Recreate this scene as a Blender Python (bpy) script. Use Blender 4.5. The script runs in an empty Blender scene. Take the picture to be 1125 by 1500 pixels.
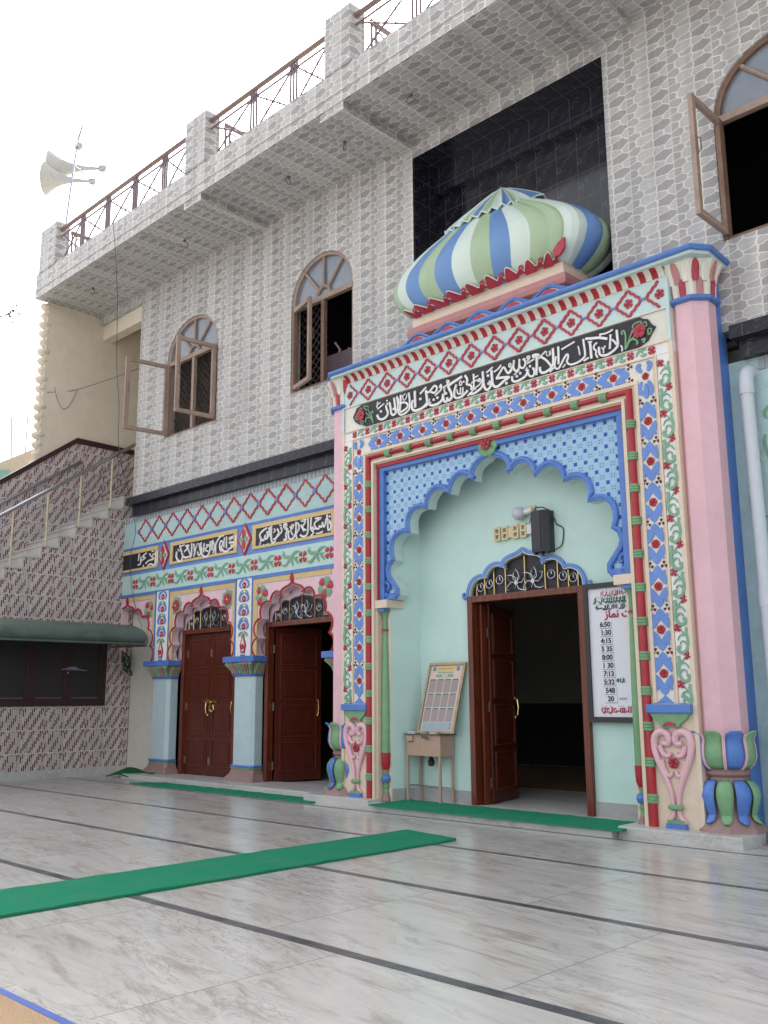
import bpy, bmesh, math, random
from mathutils import Vector, Matrix
random.seed(7)
C = bpy.context.scene.collection
SC = bpy.context.scene
PI = math.pi
# ---------------------------------------------------------------- camera
cam = bpy.data.cameras.new('camera'); cam_o = bpy.data.objects.new('camera', cam); C.objects.link(cam_o)
cam.sensor_fit = 'VERTICAL'; cam.sensor_height = 24; cam.lens = 24 * 1379.8 / 1500
cam.clip_start = .05; cam.clip_end = 2000
_r = (0.71118951, 0.70297204, -0.00630774); _u = (0.14000653, -0.13283889, 0.98119927); _b = (0.68891774, -0.69870175, -0.19289431)
cam_o.matrix_world = Matrix(((_r[0], _u[0], _b[0], 0), (_r[1], _u[1], _b[1], 0), (_r[2], _u[2], _b[2], 1.5), (0, 0, 0, 1)))
SC.camera = cam_o
# ---------------------------------------------------------------- sky, sun, exposure
SUN_EL, SUN_AZ = math.radians(48), math.radians(318)      # high behind the building, to the left
w = bpy.data.worlds.new('World'); SC.world = w; w.use_nodes = True
wn = w.node_tree; wn.nodes.clear()
sky = wn.nodes.new('ShaderNodeTexSky'); sky.sky_type = 'NISHITA'; sky.sun_disc = False
sky.sun_elevation = SUN_EL; sky.sun_rotation = SUN_AZ; sky.dust_density = 4; sky.air_density = 1.0; sky.ozone_density = 1
hs = wn.nodes.new('ShaderNodeHueSaturation'); hs.inputs['Saturation'].default_value = .16
bg = wn.nodes.new('ShaderNodeBackground'); bg.inputs['Strength'].default_value = .15
wo = wn.nodes.new('ShaderNodeOutputWorld')
wn.links.new(sky.outputs[0], hs.inputs['Color']); wn.links.new(hs.outputs[0], bg.inputs[0]); wn.links.new(bg.outputs[0], wo.inputs[0])
sl = bpy.data.lights.new('sun', 'SUN'); sl.energy = 1.0; sl.angle = math.radians(12); sl.color = (1, .96, .9)
so = bpy.data.objects.new('sun', sl); C.objects.link(so)
sd = Vector((math.sin(SUN_AZ) * math.cos(SUN_EL), math.cos(SUN_AZ) * math.cos(SUN_EL), math.sin(SUN_EL)))
so.location = sd * 60; so.rotation_euler = sd.to_track_quat('Z', 'Y').to_euler()
SC.view_settings.view_transform = 'Standard'; SC.view_settings.look = 'None'; SC.view_settings.gamma = 1
SC.view_settings.exposure = 1.62
SC.view_settings.use_curve_mapping = False
SC.cycles.max_bounces = 6; SC.cycles.diffuse_bounces = 4

# ---------------------------------------------------------------- node helper
class NT:
    def __init__(s, name):
        s.m = bpy.data.materials.new(name); s.m.use_nodes = True; s.t = s.m.node_tree; s.t.nodes.clear()
        s.out = s.n('ShaderNodeOutputMaterial'); s.p = s.n('ShaderNodeBsdfPrincipled'); s.l(s.p.outputs[0], s.out.inputs[0])
        s._pos = None
    def n(s, t): return s.t.nodes.new(t)
    def l(s, a, b): s.t.links.new(a, b)
    def put(s, inp, v):
        if hasattr(v, 'links'): s.l(v, inp)
        else: inp.default_value = v
    def M(s, op, a, b=0.0, c=0.0):
        x = s.n('ShaderNodeMath'); x.operation = op; s.put(x.inputs[0], a); s.put(x.inputs[1], b)
        if op in ('MULTIPLY_ADD', 'COMPARE', 'WRAP', 'SMOOTH_MIN'): s.put(x.inputs[2], c)
        return x.outputs[0]
    def pos(s):
        if s._pos is None:
            g = s.n('ShaderNodeNewGeometry'); x = s.n('ShaderNodeSeparateXYZ'); s.l(g.outputs['Position'], x.inputs[0])
            y = s.n('ShaderNodeSeparateXYZ'); s.l(g.outputs['True Normal'], y.inputs[0])
            s._pos = (x.outputs[0], x.outputs[1], x.outputs[2], g.outputs['Position'], y.outputs[0], y.outputs[2])
        return s._pos
    def vec(s, a, b, c=0.0):
        x = s.n('ShaderNodeCombineXYZ'); s.put(x.inputs[0], a); s.put(x.inputs[1], b); s.put(x.inputs[2], c); return x.outputs[0]
    def noise(s, vec, scale, detail=3, rough=.55, dist=0.0):
        x = s.n('ShaderNodeTexNoise'); s.l(vec, x.inputs['Vector']); x.inputs['Scale'].default_value = scale
        x.inputs['Detail'].default_value = detail; x.inputs['Roughness'].default_value = rough; x.inputs['Distortion'].default_value = dist
        return x.outputs[0]
    def white(s, vec):
        x = s.n('ShaderNodeTexWhiteNoise'); x.noise_dimensions = '3D'; s.l(vec, x.inputs[0]); return x.outputs[0]
    def mix(s, f, a, b, mode='MIX'):
        x = s.n('ShaderNodeMix'); x.data_type = 'RGBA'; x.blend_type = mode; s.put(x.inputs[0], f)
        for i, v in ((6, a), (7, b)):
            if hasattr(v, 'links'): s.l(v, x.inputs[i])
            else: x.inputs[i].default_value = (*v, 1)
        return x.outputs[2]
    def ramp(s, f, stops):
        x = s.n('ShaderNodeValToRGB'); s.l(f, x.inputs[0]); e = x.color_ramp.elements
        while len(e) < len(stops): e.new(.5)
        for i, (p, c) in enumerate(stops): e[i].position = p; e[i].color = (*c, 1) if isinstance(c, tuple) else (c, c, c, 1)
        return x.outputs[0]
    def uv(s):
        """facade mapping: along the wall / up, or x / y on level faces"""
        x, y, z, p, nx, nz = s.pos()
        side = s.M('GREATER_THAN', s.M('ABSOLUTE', nx), .6); lev = s.M('GREATER_THAN', s.M('ABSOLUTE', nz), .6)
        u = s.M('ADD', s.M('MULTIPLY', x, s.M('SUBTRACT', 1, side)), s.M('MULTIPLY', y, side))
        v = s.M('ADD', s.M('MULTIPLY', z, s.M('SUBTRACT', 1, lev)), s.M('MULTIPLY', y, lev))
        return u, v
    def bump(s, h, st=.3, d=.01):
        b = s.n('ShaderNodeBump'); b.inputs['Strength'].default_value = st; b.inputs['Distance'].default_value = d
        s.put(b.inputs['Height'], h); s.l(b.outputs[0], s.p.inputs['Normal'])
    def fin(s, col, rough=.5, metal=0.0, spec=None, coat=None):
        s.put(s.p.inputs['Base Color'], (*col, 1) if isinstance(col, tuple) else col)
        s.put(s.p.inputs['Roughness'], rough); s.p.inputs['Metallic'].default_value = metal
        if spec is not None: s.p.inputs['Specular IOR Level'].default_value = spec
        if coat: s.p.inputs['Coat Weight'].default_value = coat; s.p.inputs['Coat Roughness'].default_value = .12
        return s.m

def paint(name, col, rough=.5, var=.10, bump=.15, scale=9, grime=.0, metal=0.0, spec=None):
    """a painted or plain surface with slight mottling, fine bump and a little dirt"""
    s = NT(name); p = s.pos()[3]
    a = s.noise(p, scale, 4); b = s.noise(p, scale * .13, 3)
    f = s.M('ADD', s.M('MULTIPLY', a, .5), s.M('MULTIPLY', b, .5))
    lo = tuple(v * (1 - var * 1.6) for v in col); hi = tuple(min(1, v * (1 + var)) for v in col)
    c = s.ramp(f, [(.3, lo), (.7, hi)])
    if grime:
        g = s.ramp(s.noise(p, 2.3, 6, .65, .6), [(.52, 0.0), (.72, 1.0)])
        gg = s.M('MULTIPLY', g, grime)
        c = s.mix(gg, c, tuple(v * .45 + .02 for v in col))
    s.bump(s.M('ADD', s.noise(p, 45, 3), s.M('MULTIPLY', s.noise(p, 6, 3), 2.2)), bump * 1.3, .007)
    return s.fin(c, rough, metal, spec)

M = {}
def P(n, *a, **k): M[n] = paint(n, *a, **k)
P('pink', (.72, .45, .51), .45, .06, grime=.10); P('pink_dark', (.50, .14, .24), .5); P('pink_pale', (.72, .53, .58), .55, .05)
P('cream', (.70, .58, .46), .5, .06, grime=.12); P('cream_wall', (.72, .64, .52), .75, .07, grime=.12, scale=4)
P('ivory', (.70, .68, .60), .5, .05, grime=.12)
P('mint', (.53, .67, .66), .5, .05, grime=.10); P('mint_band', (.47, .66, .62), .5, .05)
P('aqua', (.52, .70, .66), .55, .05, grime=.10, scale=3)
P('blue', (.085, .20, .55), .42, .14, grime=.12); P('blue_deep', (.035, .10, .40), .4, .10)
P('blue_soft', (.13, .25, .60), .45, .10)
P('red', (.40, .018, .030), .45, .18, grime=.12); P('rose_red', (.42, .035, .06), .45, .12); P('maroon', (.13, .012, .022), .45, .12)
P('green', (.18, .36, .19), .5, .14, grime=.15); P('green_soft', (.19, .37, .25), .5, .10)
P('mauve', (.30, .19, .18), .5, .10, grime=.25); P('mauve_rose', (.45, .20, .20), .5, .08)
P('black_paint', (.014, .013, .020), .5, .15); P('white_relief', (.78, .77, .76), .5, .05)
P('yellow', (.62, .46, .21), .5, .07)
P('shaft', (.48, .60, .64), .6, .05, .7, 18, grime=.12)
P('shaft_right', (.42, .58, .58), .7, .06, 1.0, 14, grime=.3)
P('dome_green', (.36, .48, .31), .42, .05, grime=.10, scale=4); P('dome_blue', (.13, .26, .52), .42, .08, grime=.10, scale=4); P('dome_white', (.60, .70, .64), .42, .05, grime=.10, scale=4)
P('steel', (.42, .43, .47), .25, .05, .03, metal=1.0); P('brass', (.75, .55, .22), .25, .08, .03, metal=1.0); P('post_cream', (.55, .46, .33), .35, .08)
P('wood_old', (.22, .13, .09), .7, .22, .5, 14, grime=.3); P('wood_pale', (.36, .26, .21), .7, .18, .5, 14, grime=.3)
P('lattice', (.07, .045, .05), .6); P('iron', (.16, .11, .13), .5, .15); P('rail_wood', (.20, .13, .11), .45, .15)
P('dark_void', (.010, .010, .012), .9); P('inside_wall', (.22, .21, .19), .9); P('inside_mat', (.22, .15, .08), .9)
P('shutter', (.035, .012, .014), .45, .15); P('shutter_pane', (.025, .022, .022), .4, .1)
P('awning', (.085, .125, .105), .45, .22, .3, 5, grime=.45)
P('board_white', (.70, .70, .76), .3, .03, .03); P('board_frame', (.018, .016, .018), .3)
P('speaker_black', (.020, .020, .024), .45); P('speaker_side', (.03, .032, .035), .5)
P('plastic_cream', (.62, .52, .32), .45, .06); P('bulb', (.50, .52, .60), .25, .03, .02); P('plastic_white', (.7, .7, .68), .35, .04)
P('desk', (.42, .28, .21), .45, .08, .1, grime=.25); P('gold', (.34, .25, .15), .35, .25, metal=.6); P('desk_top', (.10, .08, .07), .5)
P('pipe', (.55, .60, .66), .35, .05, .06); P('horn', (.42, .42, .40), .5, .06); P('neighbour', (.45, .40, .34), .8, .1); P('neighbour_teal', (.16, .34, .32), .6, .1)
P('cable', (.05, .10, .09), .6); P('net', (.02, .06, .05), .8); P('bark', (.08, .06, .045), .9, .2, .8); P('leaf', (.06, .08, .04), .6, .3)
P('text_red', (.42, .02, .06), .6); P('text_green', (.02, .16, .09), .6); P('text_black', (.010, .010, .02), .5)
P('hole', (.004, .004, .004), .9); P('paper', (.60, .52, .44), .7, .04); P('paper_pink', (.36, .28, .29), .7, .05); P('paper_blue', (.33, .42, .46), .7, .05)
P('fringe', (.30, .31, .36), .6, .08)
P('hinge', (.40, .38, .34), .35, .1, metal=.8); P('grout', (.46, .43, .40), .7)
P('coping', (.045, .018, .022), .3, .2); P('step_stone', (.50, .48, .46), .4, .14, .05, 5, grime=.3)

def stone_tiles():
    s = NT('stone_pattern_tile'); x, y, z, p, nx, nz = s.pos(); u0, v0 = s.uv()
    w1 = s.noise(p, 9, 2); w2 = s.noise(s.vec(s.M('ADD', u0, 31.7), v0, y), 9, 2)
    TW, TH = .594, .206
    uu = s.M('DIVIDE', s.M('ADD', u0, 11.415 + TW * 40), TW); fu = s.M('FRACT', uu)
    fuw = s.M('ADD', fu, s.M('MULTIPLY', s.M('SUBTRACT', w1, .5), .10))
    vv = s.M('ADD', s.M('DIVIDE', v0, TH), s.M('MULTIPLY', s.M('SUBTRACT', w2, .5), .25))
    pts = [(.76, .50, .018, .17), (.39, .04, .020, .50), (.13, .52, .0, .29), (.45, .54, .0, .38), (.03, .06, .0, .24), (.98, .03, .0, .44), (.68, .97, .0, .42)]
    m1 = m2 = None; tone = None
    for (pu, pv, wt, tn) in pts:
        du = s.M('MULTIPLY', s.M('SUBTRACT', fuw, pu), TW * .62)
        dv = s.M('MULTIPLY', s.M('SUBTRACT', s.M('FRACT', s.M('SUBTRACT', vv, pv - .5)), .5), TH)
        d = s.M('SQRT', s.M('ADD', s.M('MULTIPLY', du, du), s.M('MULTIPLY', dv, dv)))
        if wt: d = s.M('SUBTRACT', d, wt)
        if m1 is None: m1 = d; m2 = 9.0; tone = tn
        else:
            lt = s.M('LESS_THAN', d, m1)
            tone = s.M('ADD', s.M('MULTIPLY', tone, s.M('SUBTRACT', 1, lt)), s.M('MULTIPLY', lt, tn))
            m2 = s.M('MAXIMUM', m1, s.M('MINIMUM', m2, d)); m1 = s.M('MINIMUM', m1, d)
    edge = s.M('SUBTRACT', m2, m1)
    g = s.n('ShaderNodeMapRange'); s.l(edge, g.inputs[0]); g.inputs[1].default_value = .006; g.inputs[2].default_value = .018
    stone = g.outputs[0]
    seam = s.M('LESS_THAN', s.M('MINIMUM', fu, s.M('SUBTRACT', 1, fu)), .011)
    hseam = s.M('LESS_THAN', s.M('FRACT', s.M('DIVIDE', v0, TH * 2)), .014)
    sp = s.noise(p, 130, 2, .7); big = s.noise(p, 1.1, 3)
    tn2 = s.M('MULTIPLY', s.M('ADD', tone, s.M('MULTIPLY', s.M('SUBTRACT', sp, .5), .30)), s.M('ADD', .9, s.M('MULTIPLY', big, .2)))
    c = s.ramp(tn2, [(0.0, (.225, .215, .222)), (.16, (.315, .303, .308)), (.3, (.38, .368, .370)), (.5, (.475, .465, .465))])
    st = s.noise(s.vec(s.M('MULTIPLY', u0, 3.0), s.M('MULTIPLY', v0, .35), 0.0), 1.4, 5, .6); stn = s.ramp(st, [(.35, .80), (.62, 1.04)])
    c = s.mix(stone, s.mix(big, (.74, .70, .63), (.66, .62, .56)), c)
    c = s.mix(s.M('MAXIMUM', seam, hseam), c, (.60, .56, .50))
    c = s.mix(1.0, c, stn, 'MULTIPLY')
    s.bump(s.M('MULTIPLY', stone, s.M('SUBTRACT', 1, seam)), .35, .006)
    return s.fin(c, .42)
M['stone_tile'] = stone_tiles()

def strip_tiles():
    s = NT('strip_pattern_tile'); x, y, z, p, nx, nz = s.pos(); u, v = s.uv()
    W, L, TH = .036, .140, .43
    uu = s.M('ADD', s.M('DIVIDE', u, W), 900.0); col = s.M('FLOOR', uu); fu = s.M('FRACT', uu)
    cm = s.M('MODULO', col, 12.0)
    vv = s.M('ADD', s.M('SUBTRACT', s.M('DIVIDE', s.M('FRACT', s.M('DIVIDE', s.M('ADD', v, .38), TH)), L / TH), s.M('MULTIPLY', cm, .42)), s.M('MULTIPLY', s.white(s.vec(cm, 3.1)), .16))
    row = s.M('FLOOR', vv); fv = s.M('FRACT', vv)
    # diagonal runs of maroon, with random breaks
    h = s.white(s.vec(s.M('MODULO', col, 24.0), s.M('MODULO', s.M('ADD', row, 600.0), 11.0), 1.0))
    diag = s.M('MODULO', s.M('ADD', row, 600.0), 2.0)
    dsel = s.M('LESS_THAN', s.M('ADD', diag, s.M('MULTIPLY', h, .62)), .56)
    c = s.ramp(h, [(0.0, (.46, .42, .41)), (.3, (.30, .28, .29)), (.6, (.54, .50, .48)), (1.0, (.36, .33, .34))])
    mar = s.mix(s.white(s.vec(col, row, 5.0)), (.085, .015, .026), (.17, .035, .05))
    c = s.mix(dsel, c, mar)
    gx = s.M('GREATER_THAN', s.M('ABSOLUTE', s.M('SUBTRACT', fu, .5)), .36); gy = s.M('GREATER_THAN', s.M('ABSOLUTE', s.M('SUBTRACT', fv, .5)), .455)
    ft = s.M('FRACT', s.M('DIVIDE', s.M('ADD', v, .38), TH)); gt = s.M('LESS_THAN', ft, .035)
    g = s.M('MAXIMUM', s.M('MAXIMUM', gx, gy), gt)
    c = s.mix(g, c, (.62, .56, .53))
    s.bump(s.M('SUBTRACT', 1, g), .3, .004)
    return s.fin(c, .38)
M['strip_tile'] = strip_tiles()

def spandrel_tiles():
    s = NT('blue_check_tile'); x, y, z, p, nx, nz = s.pos(); Q = .1475
    a = s.M('FRACT', s.M('DIVIDE', s.M('ADD', x, 30.0 + .065), Q)); b = s.M('FRACT', s.M('DIVIDE', s.M('ADD', z, .052), Q))
    da = s.M('ABSOLUTE', s.M('SUBTRACT', a, .5)); db = s.M('ABSOLUTE', s.M('SUBTRACT', b, .5))
    sq = s.M('LESS_THAN', s.M('MAXIMUM', da, db), .165)
    ca = s.M('SUBTRACT', .5, da); cb = s.M('SUBTRACT', .5, db)          # distance from the cell's corner
    dot = s.M('LESS_THAN', s.M('MAXIMUM', s.M('ABSOLUTE', s.M('SUBTRACT', ca, .12)), s.M('ABSOLUTE', s.M('SUBTRACT', cb, .12))), .055)
    ln = s.M('LESS_THAN', s.M('MINIMUM', s.M('ABSOLUTE', s.M('SUBTRACT', ca, .27)), cb), .016)
    c = s.mix(s.noise(p, 6, 3), (.25, .45, .64), (.33, .53, .70))
    c = s.mix(s.M('MULTIPLY', ln, .5), c, (.14, .26, .48)); c = s.mix(dot, c, (.05, .085, .22)); c = s.mix(sq, c, (.015, .045, .33))
    return s.fin(c, .22)
M['check_tile'] = spandrel_tiles()

def black_granite(name='black_granite_tile', rough=.11, sp=.7):
    s = NT(name); x, y, z, p, nx, nz = s.pos(); u, v = s.uv()
    a = s.M('FRACT', s.M('DIVIDE', s.M('ADD', u, 40.0 + .21), .357)); b = s.M('FRACT', s.M('DIVIDE', s.M('ADD', v, -.03), .40))
    seam = s.M('LESS_THAN', s.M('MINIMUM', a, b), .022)
    wv = s.vec(s.M('MULTIPLY', s.M('ADD', a, s.M('FLOOR', b)), .7), s.M('SUBTRACT', s.M('MULTIPLY', b, 1.6), s.M('MULTIPLY', a, .9)), s.M('MULTIPLY', z, .05))
    v1 = s.ramp(s.noise(wv, 2.6, 5, .6, 1.6), [(.485, 0.0), (.50, 1.0), (.515, 0.0)])
    msk = s.ramp(s.noise(wv, 1.9, 2), [(.5, 0.0), (.62, 1.0)])
    vein = s.M('MULTIPLY', s.M('MULTIPLY', v1, msk), .55)
    c = s.mix(vein, (.012, .012, .022), (.30, .30, .33)); c = s.mix(s.M('MULTIPLY', seam, .5), c, (.16, .15, .15))
    return s.fin(c, rough, spec=sp)
M['granite'] = black_granite(); M['granite_band'] = black_granite('black_granite_band', .30, .3)

def marble(name, base=(.50, .485, .465), joints=True, stain=.95, rough=.14, world=True):
    s = NT(name); x, y, z, p, nx, nz = s.pos()
    q = s.vec(s.M('ADD', s.M('MULTIPLY', x, .42), s.M('MULTIPLY', y, .14)), s.M('MULTIPLY', y, 1.25), z)
    lay = 0.0
    if joints:
        row = s.M('FLOOR', s.M('DIVIDE', s.M('SUBTRACT', y, .78), 1.70)); off = s.M('MULTIPLY', s.M('FRACT', s.M('MULTIPLY', row, .5)), 2.3)
        sx = s.M('DIVIDE', s.M('ADD', s.M('ADD', x, off), 100.0 + 4.69), 1.95)
        lay = s.M('ADD', s.M('MULTIPLY', row, 3.7), s.M('MULTIPLY', s.M('FLOOR', sx), .55))
    q = s.vec(s.M('ADD', s.M('ADD', s.M('MULTIPLY', x, .36), s.M('MULTIPLY', y, .14)), lay), s.M('ADD', s.M('MULTIPLY', y, 1.6), s.M('MULTIPLY', x, .20)), s.M('ADD', z, s.M('MULTIPLY', lay, .3)))
    n1 = s.noise(q, 2.3, 9, .66, 1.2)
    c = s.ramp(n1, [(.30, tuple(v * .80 for v in base)), (.41, tuple(v * .96 for v in base)), (.53, tuple(v * 1.03 for v in base)), (.66, tuple(v * 1.12 for v in base))])
    ve = s.ramp(s.noise(q, 3.1, 9, .68, 1.8), [(.475, 0.0), (.497, 1.0), (.52, 0.0)])
    vm = s.ramp(s.noise(q, .8, 3), [(.4, 0.0), (.62, 1.0)])
    c = s.mix(s.M('MULTIPLY', s.M('MULTIPLY', ve, vm), .65), c, (.17, .15, .14))
    br = s.ramp(s.noise(q, 3.6, 10, .76, 1.0), [(.51, 0.0), (.64, 1.0)])
    c = s.mix(s.M('MULTIPLY', br, stain * .62), c, (.26, .205, .16))
    fine = s.noise(p, 38, 3, .6); c = s.mix(s.M('MULTIPLY', fine, .15), c, tuple(v * .75 for v in base))
    if joints:
        # slab joints run across the strips, staggered from row to row
        fx = s.M('FRACT', sx)
        j = s.M('LESS_THAN', fx, .0045)
        c = s.mix(s.M('MULTIPLY', j, .6), c, (.13, .13, .16))
        # damp-looking wear along the walked lane
    rr = s.M('ADD', rough, s.M('MULTIPLY', s.noise(p, 3.1, 5, .6), .14))
    return s.fin(c, rr, spec=.45)
M['marble'] = marble('marble_paving'); M['marble_step'] = marble('marble_step', (.50, .50, .49), False, .35, .3)
M['marble_grey'] = marble('marble_skirting', (.36, .37, .37), False, .4, .35)
M['inlay'] = paint('dark_inlay', (.115, .12, .13), .3, .55, .05, 5, grime=.8)

def wood(name, a, b, rough=.32, horiz=False):
    s = NT(name); x, y, z, p, nx, nz = s.pos()
    q = s.vec(s.M('MULTIPLY', x, 14.0), s.M('MULTIPLY', y, 14.0), z)
    n1 = s.noise(q, 1.6, 6, .6, 1.2); c = s.ramp(n1, [(.25, a), (.75, b)])
    s.bump(n1, .12, .003)
    return s.fin(c, rough)
M['door_wood'] = wood('polished_door_wood', (.070, .012, .006), (.19, .042, .017), .25); M['door_dark'] = wood('door_leaf_wood', (.042, .008, .005), (.13, .024, .013), .30)

def carpet(name, col):
    s = NT(name); p = s.pos()[3]
    n = s.noise(p, 160, 3, .8); b = s.noise(p, 3, 5, .6)
    c = s.mix(n, tuple(v * .45 for v in col), tuple(min(1, v * 1.5) for v in col)); c = s.mix(s.M('MULTIPLY', s.ramp(b, [(.42, 0.0), (.68, 1.0)]), .5), c, tuple(v * .7 + .05 for v in col))
    s.bump(n, 1.0, .008)
    return s.fin(c, .95, spec=.1)
M['turf'] = carpet('green_turf_mat', (.018, .25, .135)); M['turf_dark'] = carpet('dark_green_turf_mat', (.012, .13, .03))

def straw():
    s = NT('woven_straw'); x, y, z, p, nx, nz = s.pos()
    wv = s.M('SINE', s.M('MULTIPLY', y, 420.0)); wb = s.M('SINE', s.M('MULTIPLY', x, 160.0))
    c = s.mix(s.M('MULTIPLY_ADD', wv, .5, .5), (.30, .19, .10), (.46, .32, .19)); c = s.mix(s.M('MULTIPLY', s.noise(p, 9, 4), .4), c, (.36, .22, .12))
    s.bump(s.M('MULTIPLY', wv, wb), .5, .004)
    return s.fin(c, .8)
M['straw'] = straw()
def glass_m():
    s = NT('dusty_window_glass'); p = s.pos()[3]
    c = s.mix(s.noise(p, 7, 5, .7), (.13, .16, .20), (.24, .27, .31)); return s.fin(c, .22, spec=.8)
M['glass'] = glass_m()

# ---------------------------------------------------------------- mesh helper
class MB:
    """collects shapes (world coordinates) and links them as ONE mesh object"""
    def __init__(s): s.v = []; s.f = []; s.mi = []; s.mats = []; s.eps = 0
    def _m(s, m):
        if m not in s.mats: s.mats.append(m)
        return s.mats.index(m)
    def add(s, vs, fs, m):
        o = len(s.v); s.v += [tuple(v) for v in vs]; k = s._m(m)
        for f in fs: s.f.append(tuple(i + o for i in f)); s.mi.append(k)
        return s
    def box(s, x0, x1, y0, y1, z0, z1, m):
        vs = [(x, y, z) for x in (x0, x1) for y in (y0, y1) for z in (z0, z1)]
        return s.add(vs, [(0, 1, 3, 2), (4, 6, 7, 5), (0, 4, 5, 1), (2, 3, 7, 6), (0, 2, 6, 4), (1, 5, 7, 3)], m)
    def prism(s, poly, a0, a1, m, ax='y', side=None):
        """poly in the plane across axis ax, extruded from a0 to a1"""
        n = len(poly)
        def V(p, a): return (p[0], a, p[1]) if ax == 'y' else ((a, p[0], p[1]) if ax == 'x' else (p[0], p[1], a))
        vs = [V(p, a0) for p in poly] + [V(p, a1) for p in poly]
        s.add(vs, [tuple(range(n)), tuple(range(2 * n - 1, n - 1, -1))], m)
        s.add(vs, [(i, (i + 1) % n, n + (i + 1) % n, n + i) for i in range(n)], side or m)
        return s
    def tube(s, pts, r, m, n=8, cap=True, closed=False):
        pts = [Vector(p) for p in pts]; k = len(pts); rr = r if isinstance(r, (list, tuple)) else [r] * k
        vs = []; up = None
        for i, p in enumerate(pts):
            a = pts[i - 1] if (i or closed) else p; b = pts[(i + 1) % k] if (i < k - 1 or closed) else p
            t = (b - a).normalized() if (b - a).length > 1e-9 else Vector((0, 0, 1))
            if up is None: up = t.orthogonal().normalized()
            up = (up - t * up.dot(t)); up = up.normalized() if up.length > 1e-6 else t.orthogonal().normalized()
            w_ = t.cross(up)
            for j in range(n):
                q = 2 * PI * (j + .5) / n; vs.append(p + (up * math.cos(q) + w_ * math.sin(q)) * rr[i])
        fs = [(i * n + j, i * n + (j + 1) % n, ((i + 1) % k) * n + (j + 1) % n, ((i + 1) % k) * n + j) for i in range(k if closed else k - 1) for j in range(n)]
        if cap and not closed: fs += [tuple(range(n))[::-1], tuple(range((k - 1) * n, k * n))]
        return s.add(vs, fs, m)
    def lathe(s, cx, cy, prof, m, n=20, mats=None, rot=0.0):
        """prof: [(radius, z)...]; mats: one material per band"""
        vs = [(cx + r * math.cos(rot + 2 * PI * j / n), cy + r * math.sin(rot + 2 * PI * j / n), z) for r, z in prof for j in range(n)]
        o = len(s.v); s.v += vs
        for i in range(len(prof) - 1):
            k = s._m(mats[i] if mats else m)
            for j in range(n):
                s.f.append((o + i * n + j, o + i * n + (j + 1) % n, o + (i + 1) * n + (j + 1) % n, o + (i + 1) * n + j)); s.mi.append(k)
        s.f.append(tuple(o + j for j in range(n))[::-1]); s.mi.append(s._m(mats[0] if mats else m))
        s.f.append(tuple(o + (len(prof) - 1) * n + j for j in range(n))); s.mi.append(s._m(mats[-1] if mats else m))
        return s
    def loft(s, rings, m, mats=None, closed=True, cap=True):
        n = len(rings[0]); o = len(s.v)
        for r in rings: s.v += [tuple(p) for p in r]
        for i in range(len(rings) - 1):
            k = s._m(mats[i] if mats else m)
            for j in range(n if closed else n - 1):
                s.f.append((o + i * n + j, o + i * n + (j + 1) % n, o + (i + 1) * n + (j + 1) % n, o + (i + 1) * n + j)); s.mi.append(k)
        if cap:
            s.f.append(tuple(o + j for j in range(n))[::-1]); s.mi.append(s._m(mats[0] if mats else m))
            s.f.append(tuple(o + (len(rings) - 1) * n + j for j in range(n))); s.mi.append(s._m(mats[-1] if mats else m))
        return s
    def stroke(s, pts, wd, y, th, m, taper=0, ax='y', ends=.25):
        """a flat raised ribbon along pts (x,z) standing th proud of y; each sits a hair apart"""
        s.eps += 1; e = (s.eps % 40) * .00025; pts = smooth(pts, 3 if len(pts) > 2 else 1); k = len(pts)
        L = []; R = []
        for i, p in enumerate(pts):
            a = pts[max(0, i - 1)]; b = pts[min(k - 1, i + 1)]; tx, tz = b[0] - a[0], b[1] - a[1]; l = math.hypot(tx, tz) or 1
            f = i / (k - 1); ww = wd * .5
            if taper: ww *= min(1, .35 + 2.6 * min(f, 1 - f)) if taper == 2 else (1 - .75 * f)
            L.append((p[0] - tz / l * ww, p[1] + tx / l * ww)); R.append((p[0] + tz / l * ww, p[1] - tx / l * ww))
        n = k
        def V(p, d): return (p[0], d, p[1]) if ax == 'y' else (d, p[0], p[1])
        sg = -1 if ax == 'y' else 1
        f0, b0 = y + sg * (th + e), y - sg * .002
        vs = [V(p, f0) for p in L] + [V(p, f0) for p in R] + [V(p, b0) for p in L] + [V(p, b0) for p in R]
        fs = []
        for i in range(n - 1):
            fs += [(i, i + 1, n + i + 1, n + i), (2 * n + i, 2 * n + i + 1, i + 1, i), (n + i, n + i + 1, 3 * n + i + 1, 3 * n + i)]
        fs += [(0, n, 3 * n, 2 * n), (n - 1, 3 * n - 1, 4 * n - 1, 2 * n - 1)]
        return s.add(vs, fs, m)
    def flower(s, cx, cz, r, y, m, n=5, th=.012, rot=0.0, mc=None, squash=1.0, two=None):
        """raised petals round a boss"""
        for i in range(n):
            a = rot + 2 * PI * i / n; ux, uz = math.cos(a), math.sin(a); px, pz = -uz, ux; wd = r * math.sin(PI / n) * .80 * squash
            P_ = [(.12, 0), (.45, .62), (.78, 1.0), (.98, .62), (1.0, 0), (.98, -.62), (.78, -1.0), (.45, -.62)]
            ring = [(cx + ux * r * t + px * wd * q, cz + uz * r * t + pz * wd * q) for t, q in P_]
            s.eps += 1; e = (s.eps % 23) * .0003
            n8 = len(ring); ctr = (cx + ux * r * .6, y - th - e - .004, cz + uz * r * .6)
            vs = [(p[0], y - th * .5 - e, p[1]) for p in ring] + [(p[0], y + .002, p[1]) for p in ring] + [ctr]
            fs = [(j, (j + 1) % n8, 2 * n8) for j in range(n8)] + [(j, (j + 1) % n8, n8 + (j + 1) % n8, n8 + j) for j in range(n8)]
            s.add(vs, fs, two if (two and i % 2) else m)
        if mc: s.disc(cx, cz, r * .2, y - th - .006, .012, mc)
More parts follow.
